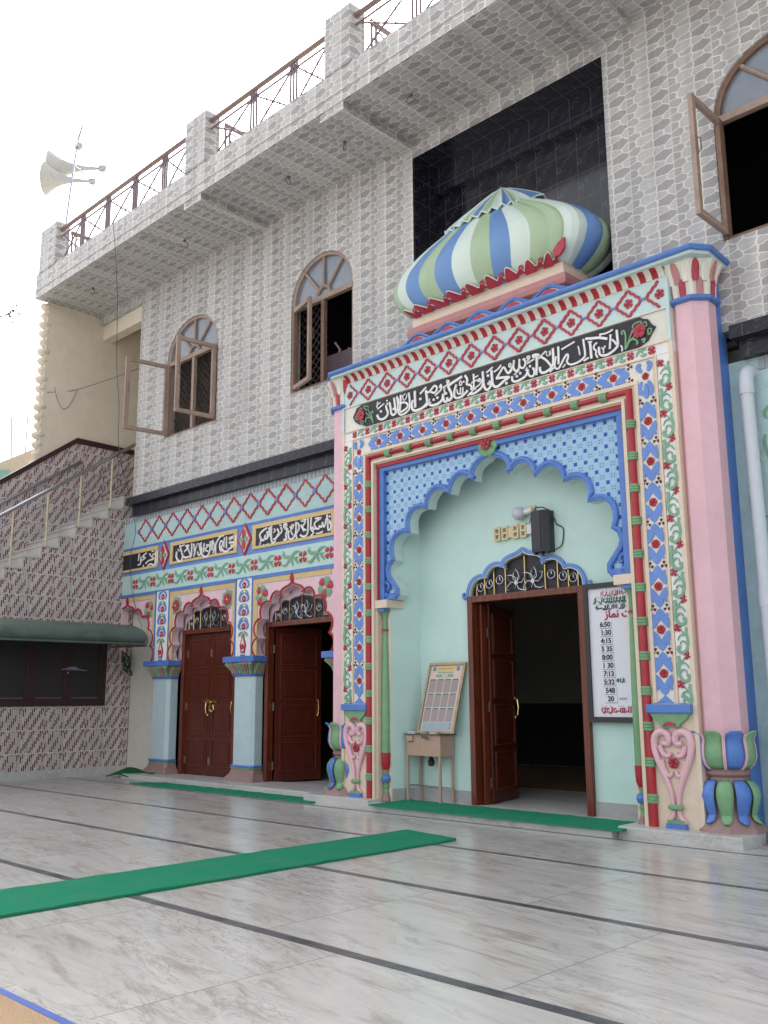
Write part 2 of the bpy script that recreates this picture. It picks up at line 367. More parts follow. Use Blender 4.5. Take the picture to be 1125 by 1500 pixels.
        return s
    def band(s, A, B_, y0, y1, m):
        n = len(A); vs = [(p[0], y - .0007 * (i % 7), p[1]) for L, y in ((A, y0), (B_, y0), (A, y1), (B_, y1)) for i, p in enumerate(L)]; fs = []
        for i in range(n - 1): fs += [(i, i + 1, n + i + 1, n + i), (i, i + 1, 2 * n + i + 1, 2 * n + i), (n + i, n + i + 1, 3 * n + i + 1, 3 * n + i)]
        return s.add(vs, fs, m)
    def disc(s, cx, cz, r, y, th, m, n=10):
        return s.prism([(cx + r * math.cos(2 * PI * i / n), cz + r * math.sin(2 * PI * i / n)) for i in range(n)], y, y + th, m)
    def ring(s, cx, cz, r, wd, y, th, m, n=18):
        return s.tube([(cx + r * math.cos(2 * PI * i / n), y, cz + r * math.sin(2 * PI * i / n)) for i in range(n)], wd, m, 6, closed=True)
    def build(s, name, parent=None, smooth_=False, bevel=0.0, auto=None):
        me = bpy.data.meshes.new(name); o = bpy.data.objects.new(name, me); C.objects.link(o)
        off = Vector((0, 0, 0))
        if parent is not None:
            o.parent = parent; q = parent
            while q is not None: off += q.location; q = q.parent
        me.from_pydata([tuple(Vector(v) - off) for v in s.v], [], s.f); 
        for m in s.mats: me.materials.append(M[m])
        me.polygons.foreach_set('material_index', s.mi)
        bm = bmesh.new(); bm.from_mesh(me); bmesh.ops.recalc_face_normals(bm, faces=bm.faces)
        if smooth_:
            for f in bm.faces: f.smooth = True
            for e in bm.edges:
                if len(e.link_faces) == 2 and e.calc_face_angle(0) > (auto or .7): e.smooth = False
        bm.to_mesh(me); bm.free(); me.update()
        if bevel:
            b = o.modifiers.new('bevel', 'BEVEL'); b.width = bevel; b.segments = 2; b.limit_method = 'ANGLE'; b.angle_limit = .8
        return o

def smooth(pts, k=3):
    if k < 2 or len(pts) < 3: return list(pts)
    out = []; n = len(pts)
    for i in range(n - 1):
        p0 = pts[max(0, i - 1)]; p1 = pts[i]; p2 = pts[i + 1]; p3 = pts[min(n - 1, i + 2)]
        for j in range(k):
            t = j / k; t2 = t * t; t3 = t2 * t
            out.append(tuple(.5 * (2 * p1[d] + (-p0[d] + p2[d]) * t + (2 * p0[d] - 5 * p1[d] + 4 * p2[d] - p3[d]) * t2 + (-p0[d] + 3 * p1[d] - 3 * p2[d] + p3[d]) * t3) for d in range(len(p1))))
    out.append(tuple(pts[-1])); return out

def empty(name, loc, label=None, cat=None, group=None, kind=None):
    o = bpy.data.objects.new(name, None); C.objects.link(o); o.location = loc; o.empty_display_size = .2
    return tag(o, label, cat, group, kind)
def tag(o, label=None, cat=None, group=None, kind=None):
    for k, v in (('label', label), ('category', cat), ('group', group), ('kind', kind)):
        if v: o[k] = v
    return o
def copy_tree(o, parent=None):
    c = o.copy(); C.objects.link(c); c.parent = parent
    for ch in list(o.children): copy_tree(ch, c)
    return c
def arc_between(a, b, k, n=7):
    """points of an arc from a to b bulging to the left by k times the chord"""
    ax, az = a; bx, bz = b; dx, dz = bx - ax, bz - az; out = []
    for i in range(1, n):
        t = i / n; h = 4 * k * t * (1 - t); h = k * math.sin(PI * t) ** .75
        out.append((ax + dx * t - dz * h, az + dz * t + dx * h))
    return out
def cusped(cx, pts, k=.42, foot=None):
    """a cusped arch outline, right to left over the top; pts = cusps as (half width, z) from the foot up, last = apex"""
    r = [(cx + d, z) for d, z in pts]; l = [(cx - d, z) for d, z in pts]
    out = []
    for i in range(len(r) - 2): out.append(r[i]); out += arc_between(r[i], r[i + 1], -k)
    a, b = r[-2], r[-1]; out.append(a); w_, h_ = a[0] - b[0], b[1] - a[1]
    out += [(b[0] + w_ * p, a[1] + h_ * q) for p, q in ((1.04, .14), (1.03, .28), (.97, .41), (.86, .52), (.70, .61), (.52, .67), (.33, .73), (.18, .80), (.07, .90))]
    rr = out[:]; out = rr + [b] + [(2 * cx - p[0], p[1]) for p in reversed(rr)]
    return out
def offset_out(line, d, cx, cz):
    out = []; n = len(line)
    for i, p in enumerate(line):
        a = line[max(0, i - 1)]; b = line[min(n - 1, i + 1)]; tx, tz = b[0] - a[0], b[1] - a[1]; l = math.hypot(tx, tz) or 1
        out.append((p[0] + tz / l * d, p[1] - tx / l * d))
    return out
def wall_open(mb, x0, x1, z0, z1, y0, y1, outlines, m, side=None):
    """a wall with openings; each outline runs from its right foot over the top to its left foot (closed below by its sill)"""
    outs = sorted(outlines, key=lambda o: min(p[0] for p in o)); cur = x0
    for o in outs:
        xl, xr = min(p[0] for p in o) - .02, max(p[0] for p in o) + .02; zs = min(o[0][1], o[-1][1])
        if xl > cur: mb.prism([(cur, z0), (xl, z0), (xl, z1), (cur, z1)], y0, y1, m, side=side)
        if zs > z0 + 1e-4: mb.prism([(xl, z0), (xr, z0), (xr, zs), (xl, zs)], y0, y1, m, side=side)
        mb.prism([(xl, zs), (xl, z1), (xr, z1), (xr, zs)] + list(o), y0, y1, m, side=side)
        cur = xr
    if x1 > cur: mb.prism([(cur, z0), (x1, z0), (x1, z1), (cur, z1)], y0, y1, m, side=side)
def text_mesh(txt, x, z, h, y, m, name='lettering', parent=None, align='CENTER', bold=.0, th=.004):
    cu = bpy.data.curves.new('t', 'FONT'); cu.body = txt; cu.size = h; cu.align_x = align; cu.align_y = 'CENTER'; cu.extrude = th; cu.offset = bold
    o = bpy.data.objects.new('t', cu); C.objects.link(o); bpy.context.view_layer.update()
    me = bpy.data.meshes.new_from_object(o); bpy.data.objects.remove(o); vs = [(v.co.x + x, y - v.co.z, v.co.y + z) for v in me.vertices]
    fs = [tuple(p.vertices) for p in me.polygons]; bpy.data.meshes.remove(me)
    return vs, fs
def decode(txt):
    out = []
    for t in txt.split('|'):
        w_, q = t.split(':'); out.append((int(w_) / 1000, [tuple(int(v) / 1000 for v in p.split(',')) for p in q.split(' ')]))
    return out
TXT_W = '35:-9552,5634 -9516,5570 -9455,5542 -9393,5547 -9344,5574 -9326,5622 -9353,5688 -9363,5742|29:-9490,5673 -9449,5664|29:-9470,5684 -9470,5652|22:-9541,5721 -9474,5745 -9405,5773|17:-9556,5745 -9537,5835|15:-9525,5790 -9479,5810|25:-9352,5811 -9327,5798|25:-9347,5761 -9322,5750|33:-9292,5771 -9268,5676 -9254,5591 -9215,5557 -9170,5573 -9155,5606 -9174,5633 -9223,5655|33:-9197,5816 -9185,5754 -9176,5677 -9160,5600|28:-9137,5824 -9119,5716 -9120,5621 -9097,5549 -9038,5522 -8951,5539 -8897,5571 -8882,5633 -8885,5729 -8900,5824|33:-9059,5828 -9065,5711 -9086,5584|28:-9055,5695 -9007,5702 -8944,5676 -8916,5633 -8940,5602 -9008,5577 -9077,5567|12:-9023,5798 -9006,5738 -8967,5737 -8942,5779 -8937,5807|12:-9034,5800 -8966,5825|17:-9108,5788 -9095,5696|36:-8779,5821 -8778,5711 -8774,5623 -8775,5572|37:-8814,5690 -8842,5631 -8826,5555 -8769,5524 -8675,5525 -8600,5547 -8548,5586 -8543,5628 -8566,5777|29:-8559,5769 -8514,5736 -8453,5772 -8402,5806 -8357,5777 -8367,5723 -8408,5704 -8472,5734|28:-8675,5751 -8558,5823|29:-8692,5681 -8655,5672|29:-8673,5693 -8674,5658|22:-8307,5758 -8279,5794 -8267,5749 -8290,5711 -8345,5682 -8391,5661|21:-8298,5763 -8271,5735|29:-8433,5610 -8402,5602|27:-8418,5620 -8418,5591|29:-8365,5622 -8330,5614|27:-8346,5634 -8347,5603|21:-8583,5537 -8475,5582|14:-8497,5639 -8503,5594|35:-8499,5553 -8440,5526 -8358,5525 -8285,5547 -8248,5588 -8242,5650|32:-8243,5622 -8227,5548 -8196,5523 -8169,5541 -8168,5583|36:-8169,5545 -8125,5531 -8084,5564 -8091,5622 -8121,5685 -8141,5736 -8074,5765 -7977,5791 -7893,5815|19:-8175,5811 -8153,5824 -8126,5806 -8145,5786 -8171,5800|20:-8126,5803 -8154,5764 -8199,5746 -8235,5741|14:-8227,5714 -8200,5715 -8223,5695 -8201,5676 -8224,5667|32:-8212,5649 -8171,5639|31:-8191,5661 -8192,5626|30:-7994,5725 -8029,5649 -8039,5581 -8010,5536 -7958,5524 -7879,5540 -7796,5593|19:-7991,5657 -7982,5599 -7952,5578 -7931,5612 -7928,5667|19:-7935,5581 -7900,5573 -7886,5601 -7889,5664|17:-7916,5769 -7943,5740 -7936,5700 -7905,5706 -7908,5746|26:-7884,5740 -7857,5733|31:-7846,5822 -7805,5756 -7816,5689 -7753,5660 -7732,5621 -7746,5589|21:-7704,5583 -7756,5543 -7808,5518|31:-7782,5539 -7706,5526 -7629,5544 -7561,5579 -7534,5627|32:-7535,5799 -7530,5708 -7523,5611 -7496,5543 -7455,5523 -7413,5550 -7403,5602 -7431,5636|26:-7456,5612 -7432,5592|25:-7693,5804 -7690,5693 -7697,5574|17:-7735,5683 -7675,5696 -7624,5701|17:-7691,5735 -7652,5753 -7614,5757|17:-7613,5667 -7599,5712 -7566,5690 -7559,5654 -7610,5618 -7657,5602 -7669,5571|20:-7599,5688 -7579,5666|29:-7461,5722 -7428,5713|26:-7444,5731 -7445,5701|21:-7472,5763 -7359,5814|35:-7384,5777 -7377,5650 -7367,5573 -7324,5529 -7267,5532 -7193,5571 -7104,5605|34:-7088,5605 -7191,5627 -7312,5644|25:-7299,5651 -7245,5704 -7202,5754 -7170,5760 -7140,5705 -7110,5664 -7074,5674 -7045,5704|21:-7341,5742 -7275,5763 -7218,5809|28:-7159,5541 -7125,5532|27:-7142,5551 -7143,5519|15:-7091,5787 -7067,5790 -7060,5759 -7077,5739 -7094,5761 -7091,5787|25:-7111,5668 -7079,5683 -7038,5726 -7015,5767 -7010,5819|25:-7021,5742 -7011,5693 -6981,5662 -6942,5675 -6926,5717 -6920,5812|25:-6920,5716 -6895,5682 -6860,5677 -6832,5706 -6829,5758 -6843,5792 -6867,5781|18:-6800,5803 -6777,5814 -6755,5795 -6767,5778 -6794,5785 -6800,5803|15:-6759,5786 -6779,5758 -6803,5748|19:-6802,5717 -6688,5749|34:-6716,5797 -6659,5799 -6607,5778|17:-6713,5780 -6631,5758|29:-6648,5756 -6651,5652 -6666,5526|28:-7046,5605 -7041,5547 -6995,5522 -6932,5523 -6862,5542 -6810,5575 -6801,5625|25:-6984,5592 -6955,5585|25:-6968,5602 -6969,5572|26:-6928,5618 -6898,5610|25:-6912,5631 -6914,5598|15:-7011,5616 -6927,5659|26:-6795,5637 -6784,5568 -6751,5531 -6709,5530 -6689,5571 -6698,5619 -6720,5631|26:-6775,5678 -6745,5670|23:-6759,5687 -6761,5658|16:-6835,5631 -6804,5666|19:-6632,5736 -6509,5810|27:-6593,5758 -6535,5713 -6493,5670 -6448,5606 -6441,5588|32:-6608,5622 -6603,5563 -6560,5532 -6496,5539 -6440,5566 -6408,5616 -6400,5710 -6402,5818|10:-6495,5804 -6501,5757 -6476,5737 -6457,5745 -6455,5793|10:-6454,5738 -6434,5752 -6447,5798|27:-6320,5818 -6320,5702 -6326,5585|24:-6355,5698 -6376,5633 -6383,5577 -6368,5541 -6328,5531 -6290,5572 -6251,5626 -6205,5677 -6181,5671 -6183,5627 -6201,5593 -6176,5549 -6120,5531 -6050,5535 -5985,5556 -5942,5588 -5936,5636 -5944,5733 -5952,5814|21:-6460,5520 -6377,5566|20:-6273,5765 -6077,5814|15:-6030,5744 -6017,5684 -6010,5622|14:-6270,5529 -6249,5536 -6226,5562|30:-5860,5755 -5853,5646 -5849,5533|18:-5885,5755 -5830,5746|21:-5760,5714 -5802,5689 -5808,5649 -5776,5610 -5785,5572 -5767,5536 -5771,5521|31:-5920,5808 -5824,5787 -5723,5766 -5618,5723|23:-5556,5696 -5522,5660 -5501,5618|19:-5717,5808 -5654,5797 -5586,5802 -5537,5819|19:-5717,5811 -5709,5781|23:-5569,5760 -5579,5682 -5591,5587|18:-5585,5758 -5556,5750|27:-5484,5797 -5480,5697 -5479,5611 -5507,5570 -5569,5538 -5636,5522 -5703,5534 -5734,5570 -5738,5652|14:-5697,5635 -5678,5605 -5649,5646|14:-5676,5604 -5677,5555|16:-5441,5589 -5424,5557 -5428,5512|21:-5959,5531 -5886,5554'
TXT_G = '25:-5386,5522 -5378,5602 -5373,5692 -5386,5751 -5410,5762 -5426,5739 -5403,5719|19:-5378,5529 -5331,5625 -5275,5741|17:-5357,5596 -5316,5621 -5242,5659|25:-5370,5532 -5337,5595 -5287,5622 -5241,5604 -5219,5562 -5240,5545|21:-5269,5758 -5272,5786 -5227,5810 -5156,5807 -5182,5769 -5231,5747 -5265,5752|17:-5150,5759 -5110,5791 -5092,5765 -5097,5733 -5145,5754|18:-5076,5693 -5046,5691 -5033,5667 -5054,5633 -5078,5626 -5079,5689|30:-5166,5583 -5124,5581 -5150,5543|19:-9631,5523 -9672,5599 -9735,5632 -9787,5624 -9798,5573|25:-9637,5528 -9657,5607 -9677,5688 -9646,5711 -9631,5677|17:-9683,5632 -9740,5675 -9792,5717|17:-9703,5674 -9729,5749|19:-9745,5760 -9739,5808 -9839,5823 -9786,5769 -9760,5748|15:-9929,5778 -9905,5819 -9866,5787 -9929,5782|16:-10020,5694 -9967,5721 -9967,5671 -9994,5654 -10020,5690|15:-9914,5610 -9845,5602 -9872,5547 -9914,5606'
TXT_P = '37:-13817,4420 -13824,4212|26:-14051,4382 -13911,4413|26:-14018,4349 -13909,4384|39:-14032,4303 -13890,4292 -13918,4223 -14027,4187 -14105,4148 -14218,4180 -14287,4266|22:-13983,4259 -13935,4234|30:-14117,4429 -14108,4206|26:-14181,4417 -14189,4235|30:-14220,4219 -14283,4178 -14326,4270 -14291,4363 -14225,4336 -14248,4261|22:-14360,4449 -14199,4458|31:-14311,4443 -14406,4377 -14450,4285 -14443,4128|27:-14556,4414 -14483,4288 -14526,4157|35:-14555,4405 -14562,4219|35:-14621,4403 -14629,4227 -14707,4128 -14808,4129 -14896,4198 -14892,4316|27:-14752,4339 -14651,4337 -14781,4264 -14678,4213|31:-14822,4387 -14829,4210|31:-14925,4419 -14930,4201 -14997,4179 -15035,4253|27:-14993,4407 -14951,4263|27:-15077,4377 -15044,4414 -15107,4301 -15151,4166|27:-15165,4418 -15119,4202|36:-15236,4436 -15239,4196 -15326,4185 -15431,4176 -15504,4204|27:-15352,4329 -15257,4197|32:-15445,4400 -15339,4408 -15405,4335 -15578,4253 -15474,4302|41:-15539,4208 -15570,4130 -15678,4142 -15756,4231 -15745,4333|32:-15644,4444 -15582,4314 -15502,4184|23:-15711,4370 -15654,4333|23:-15588,4417 -15482,4435|27:-15334,4327 -15409,4396|33:-16457,4423 -16438,4159|33:-16512,4398 -16516,4188 -16590,4153 -16689,4185 -16803,4154|29:-16569,4383 -16661,4330 -16580,4279 -16772,4257 -16886,4205|29:-16864,4426 -17017,4368 -16896,4334 -17050,4286|29:-17077,4375 -17085,4225 -17184,4214|29:-17143,4446 -17171,4299|24:-16745,4402 -16701,4344|24:-16963,4191 -16980,4151|24:-16670,4436 -16592,4438|36:-11344,4451 -11324,4317 -11313,4197 -11256,4203 -11247,4293 -11305,4354 -11295,4286|32:-11295,4418 -11257,4406|30:-11363,4388 -11391,4273 -11430,4265 -11450,4334 -11479,4258 -11528,4291 -11547,4240 -11616,4263 -11657,4335 -11598,4380 -11480,4417 -11638,4426|30:-11616,4263 -11676,4244 -11696,4287 -11736,4252 -11675,4190 -11754,4140|21:-11615,4170 -11537,4166 -11439,4187|21:-11517,4170 -11458,4163|33:-11739,4460 -11746,4253|30:-11819,4464 -11816,4235 -11875,4162 -11957,4165 -12019,4200|27:-11859,4443 -12002,4435 -11879,4405 -11959,4321 -11857,4254|30:-12001,4367 -11917,4248|28:-12084,4419 -12041,4318 -12122,4220 -12100,4136|31:-12126,4438 -12133,4248 -12204,4162 -12287,4159 -12331,4232 -12311,4312|22:-12229,4411 -12259,4292 -12205,4217|22:-12292,4378 -12228,4329 -12177,4404|34:-12418,4353 -12377,4431 -12452,4427 -12418,4353 -12354,4345 -12394,4240 -12372,4169 -12456,4165|28:-12536,4397 -12503,4323 -12587,4264 -12693,4194|22:-12570,4443 -12516,4422|28:-12633,4381 -12588,4306 -12672,4219 -12737,4213|22:-12720,4393 -12687,4360 -12729,4324|35:-12798,4452 -12792,4220 -12736,4144 -12671,4178|32:-12853,4438 -12848,4269|32:-12918,4376 -12882,4273 -12936,4238 -12960,4311 -12991,4230 -13059,4238 -13118,4331 -13041,4392 -12919,4433|22:-13081,4241 -13112,4146|19:-13011,4148 -12977,4130|19:-12922,4131 -12867,4145|19:-13040,4377 -12985,4413'
# ================================================================ THE SETTING
g = MB(); g.add([(-150, -120, 0), (90, -120, 0), (90, 150, 0), (-150, 150, 0)], [(0, 1, 2, 3)], 'marble')
tag(g.build('floor'), kind='structure')
for y0, wd, x0 in ((9.19, .04, -17.8), (7.62, .06, -17.8), (5.91, .075, -17.8), (4.12, .085, -17.8), (.6, .08, -17.8)):
    s = MB(); s.box(x0, 8, y0 - wd / 2, y0 + wd / 2, -.01, .004, 'inlay'); tag(s.build('floor_strip'), kind='structure')

# ================================================================ MAIN BUILDING (rooms, upper storey, arcade storey)
YW = 10.10            # face of the upper storey
YA = 10.20            # face of the arcade storey
B = empty('mosque_building', (-11, 10.4, 0), 'two storey mosque with grey stone pattern tiles above a painted arcade of red outlined arches', 'building')
def win_outline(x0, x1, zs, zp, za):
    cx = (x0 + x1) / 2; a = (x1 - x0) / 2; b = za - zp
    return [(x1, zs)] + [(cx + a * math.cos(t) , zp + b * math.sin(t) ** .92) for t in [PI * i / 22 for i in range(23)]] + [(x0, zs)]
WIN = [(-16.25, -14.46), (-12.25, -10.65), (-4.34, -2.55)]
ZS, ZP, ZA = 6.72, 8.29, 9.10
ups = MB()
outs = [win_outline(a, b, ZS, ZP, ZA) for a, b in WIN]
rec = [(-5.80, 5.95), (-5.80, 9.95), (-9.27, 9.95), (-9.27, 5.95)]
wall_open(ups, -17.36, 9.0, 5.62, 10.25, YW, YW + .22, outs + [rec], 'stone_tile')
ups.box(-19.25, -17.36, YW, YW + .22, 10.05, 10.25, 'stone_tile')
ups.build('upper_wall', B)
s = MB(); s.box(-5.8, -9.27, 10.75, 10.8, 5.95, 9.95, 'granite'); s.box(-9.30, -9.264, YW + .002, 10.747, 5.95, 9.98, 'granite'); s.box(-5.806, -5.77, YW + .002, 10.747, 5.95, 9.98, 'granite')
s.box(-9.262, -5.808, YW + .002, 10.747, 9.944, 9.98, 'granite'); s.box(-9.262, -5.808, YW + .002, 10.747, 5.92, 5.956, 'granite')
s.box(-9.262, -5.808, 10.6, 10.745, 9.50, 9.942, 'granite'); s.build('black_tiled_recess', B)
# bands of black granite between the storeys
for x0, x1 in ((-17.42, -10.95), (-4.30, 9.0)):
    s = MB(); s.box(x0, x1, 9.96, YW + .1, 5.46, 5.62, 'granite_band'); s.box(x0 + .05, x1, 10.09, YW + .1, 5.255, 5.46, 'granite_band'); s.build('black_band', B)

def window(i, x0, x1, left, right, lattice=True):
    cx = (x0 + x1) / 2; y = YW + .035
    fr = MB(); o_ = outs[i]; inn = [(cx + (p[0] - cx) * .925, ZP + (p[1] - ZP) * .93 if p[1] > ZP else p[1] + (.05 if p[1] < ZP - .5 else 0)) for p in o_]
    fr.prism(o_ + inn[::-1], y, y + .09, 'wood_pale' if i != 2 else 'wood_old')
    fr.box(x0 + .05, x1 - .05, y - .01, y + .07, ZP - .045, ZP + .045, 'wood_pale')
    fr.box(cx - .04, cx + .04, y, y + .07, ZS + .05, ZP - .045, 'wood_pale' if i == 0 else 'wood_old')
    fr.box(x0 + .06, x1 - .06, y, y + .08, ZS, ZS + .05, 'wood_old')
    r0 = .17; R_ = (x1 - x0) / 2 * .95
    fr.tube([(cx + r0 * math.cos(PI * t / 10), y + .03, ZP + .04 + r0 * math.sin(PI * t / 10)) for t in range(11)], .032, 'wood_pale', 6)
    for an in (48, 90, 132):
        a = math.radians(an); fr.tube([(cx + r0 * math.cos(a), y + .03, ZP + .04 + r0 * math.sin(a)), (cx + R_ * math.cos(a), y + .03, ZP + .86 * math.sin(a) * .98)], .03, 'wood_pale', 6)
    f = fr.build('window_frame', B)
    g_ = MB(); g_.prism([(cx + (p[0] - cx) * .95, min(p[1], 99)) for p in o_ if p[1] >= ZP - .001], y + .055, y + .06, 'glass'); g_.build('fanlight_glass', f)
    if lattice:
        l = MB(); hgt = ZP - ZS; sp = .155; x1_ = x1; x1 = cx if i == 1 else x1
        for sgn in (1, -1):
            n = int((x1 - x0 + hgt) / sp) + 1
            for k in range(n):
                c0 = k * sp if sgn == 1 else k * sp
                # clip the diagonal to the opening
                xs, zs_, xe, ze = x0 + c0 - hgt, 0, x0 + c0, hgt
                if sgn == 1: a_, b_ = max(x0 + .05, xs), min(x1 - .05, xe); za, zb = a_ - xs, b_ - xs
                else: a_, b_ = max(x0 + .05, xs), min(x1 - .05, xe); za, zb = hgt - (a_ - xs), hgt - (b_ - xs)
                if b_ - a_ > .04: l.tube([(a_, y + .16 + .012 * sgn, ZS + za), (b_, y + .16 + .012 * sgn, ZS + zb)], .007, 'lattice', 4)
        l.build('lattice_grille', f); x1 = x1_
    for side, on in (('l', left), ('r', right)):
        if not on: continue
        ang, wd = on; hx = x0 + .07 if side == 'l' else x1 - .07; hy = y - .03; sg = 1 if side == 'l' else -1
        dx, dy = math.cos(ang) * wd * sg, -math.sin(ang) * wd
        sh = MB(); q = lambda t, z: (hx + dx * t, hy + dy * t, z)
        nx_, ny_ = -dy / wd * .028, dx / wd * .028
        def bar(t0, t1, z0, z1, m):
            a, b = q(t0, 0), q(t1, 0); poly = [(a[0] - nx_, a[1] - ny_), (b[0] - nx_, b[1] - ny_), (b[0] + nx_, b[1] + ny_), (a[0] + nx_, a[1] + ny_)]
            sh.prism(poly, z0, z1, m, ax='z')
        z0, z1 = ZS + .04, ZP - .03
        bar(0, .1, z0, z1, 'wood_old' if i else 'wood_pale'); bar(.9, 1, z0, z1, 'wood_pale'); bar(.1, .9, z0, z0 + .075, 'wood_pale'); bar(.1, .9, z1 - .075, z1, 'wood_pale')
        so_ = sh.build('window_sash', f)
        h_ = MB(); a = q(.94, 0); h_.tube([(a[0] + nx_ * 1.1, a[1] + ny_ * 1.1, z0 + .75), (a[0] + nx_ * 2.6, a[1] + ny_ * 2.6, z0 + .78), (a[0] + nx_ * 2.6, a[1] + ny_ * 2.6, z0 + .92), (a[0] + nx_ * 1.1, a[1] + ny_ * 1.1, z0 + .95)], .008, 'iron', 5)
        h_.box(a[0] - .012, a[0] + .012, a[1] - .04, a[1] + .02, z1 - .1, z1 - .02, 'iron'); h_.build('sash_fitting', f)
window(0, *WIN[0], (math.radians(98), .93), (math.radians(84), .84))
window(1, *WIN[1], (math.radians(16), .70), None)
window(2, *WIN[2], (math.radians(90), .76), None, False)
# something stored behind the first and second window
s = MB()
for k, (x, z) in enumerate(((-11.75, 6.75), (-11.55, 6.95), (-11.9, 7.15), (-15.1, 6.8), (-14.8, 7.0))):
    s.tube([(x - .1, 10.75, z), (x + .12, 10.75, z + .12), (x + .2, 10.78, z + .42), (x + .05, 10.8, z + .6)], .02, 'neighbour', 5)
s.box(-12.1, -11.3, 10.72, 10.95, 6.7, 7.5, 'iron'); s.box(-15.0, -14.55, 10.7, 10.9, 6.72, 7.35, 'wood_old'); s.build('stored_furniture', B)

# balcony: slab, drop beams, parapet, pillars
s = MB(); s.box(-19.3, 9.0, 8.60, YW + .3, 10.252, 10.5, 'stone_tile'); s.build('balcony_slab', B)
for x0 in (-13.47, -9.79, -5.85, -2.1):
    s = MB(); s.box(x0, x0 + .53, 8.585, YW + .05, 10.11, 10.30, 'stone_tile'); s.build('drop_beam', B)
s = MB(); s.box(-19.32, 9.0, 8.57, 8.80, 10.248, 10.815, 'stone_tile'); s.box(-19.32, -19.1, 8.8, 14, 10.25, 10.815, 'stone_tile')
s.box(-19.3, 9, 8.562, 8.572, 10.42, 10.432, 'grout')
s.build('parapet', B)
PIL = ((-19.2, -18.44), (-13.45, -12.82), (-9.66, -9.08), (-5.9, -5.35))
for a, b in PIL:
    s = MB(); s.box(a, b, 8.55, 8.86, 10.80, 11.81, 'stone_tile'); s.build('parapet_pillar', B, bevel=.012)
s = MB(); s.box(-19.3, 9, YW + .3, 22, 10.3, 10.5, 'cream_wall'); s.build('roof', B)
# end wall and the open bay beside the stairs
s = MB(); s.box(-19.45, -19.25, 8.86, 22, 5.0, 10.245, 'cream_wall'); s.build('end_wall', B)
s = MB(); s.box(-19.25, -17.36, 10.22, 10.45, 9.70, 10.05, 'cream_wall'); s.build('lintel', B)
s = MB(); s.box(-19.25, -17.1, 12.4, 12.6, 5.7, 10.25, 'cream_wall'); s.box(-17.36, -17.2, YW + .22, 12.4, 5.7, 10.25, 'cream_wall'); s.build('rear_wall', B)
sc_ = MB()
for k in range(19):
    z = 6.32 + k * .213; r = .10 + .018 * math.sin(k * 2.1)
    prof = [(.05, z - .10), (r, z - .07), (r + .035, z - .01), (r + .02, z + .045), (.055, z + .08)]
    sc_.lathe(-19.36, 8.86, prof, 'cream_wall', 10)
sc_.build('scalloped_edge', B, True)

# rooms behind the doors and windows, one dark box per storey
s = MB(); x0, x1 = -18.2, 9.0
s.box(-9.45, x1, 10.215, 10.5, 0, .078, 'marble_step'); s.box(x0, x1, 10.5, 17, -.02, .078, 'marble_step')
s.build('room_floor', B)
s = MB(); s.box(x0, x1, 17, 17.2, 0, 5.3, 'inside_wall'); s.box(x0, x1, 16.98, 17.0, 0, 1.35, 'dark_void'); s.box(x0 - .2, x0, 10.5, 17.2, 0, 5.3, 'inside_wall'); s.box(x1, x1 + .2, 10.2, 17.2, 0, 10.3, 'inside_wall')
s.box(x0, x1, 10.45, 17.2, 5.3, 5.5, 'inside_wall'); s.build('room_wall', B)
s = MB(); s.box(-12, -4, 12.4, 16.5, .08, .1, 'inside_mat'); s.build('room_mat', B)
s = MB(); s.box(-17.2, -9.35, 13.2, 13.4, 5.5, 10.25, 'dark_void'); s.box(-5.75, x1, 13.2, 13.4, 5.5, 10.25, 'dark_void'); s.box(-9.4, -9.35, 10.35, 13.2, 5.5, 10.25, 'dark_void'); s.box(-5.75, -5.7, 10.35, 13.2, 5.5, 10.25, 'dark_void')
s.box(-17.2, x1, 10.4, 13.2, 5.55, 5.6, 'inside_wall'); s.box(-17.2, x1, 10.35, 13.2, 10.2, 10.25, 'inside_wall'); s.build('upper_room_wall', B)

# ---- arcade storey
BX = [-17.55, -14.895, -12.24]      # bay centres
PXs = [-16.22, -13.565, -10.92]     # pillar centres
def bay_arch(cx): return cusped(cx, [(.93, 2.215), (.90, 2.52), (.81, 2.85), (.56, 3.10), (.27, 3.20), (0, 3.40)], .40)
arch_l = [bay_arch(c) for c in BX]
def clip_left(o, xm):
    q = [p for p in o if p[0] >= xm]; return q + [(xm, q[-1][1]), (xm, 2.215)]
arch_l[0] = clip_left(arch_l[0], -17.78)
s = MB(); X0 = -17.8; X1 = -10.3
for k, (cx, ol) in enumerate(zip(BX, arch_l)):
    xa = max(X0, cx - 1.3275); xb = cx + 1.3275
    if k == 2: xb = -10.3
    pl = [(xa, 2.215), (xa, 3.56), (xb, 3.56), (xb, 2.215)] + ol
    s.prism(pl, YA, YA + .16, 'pink_pale')
s.build('arch_wall', B)
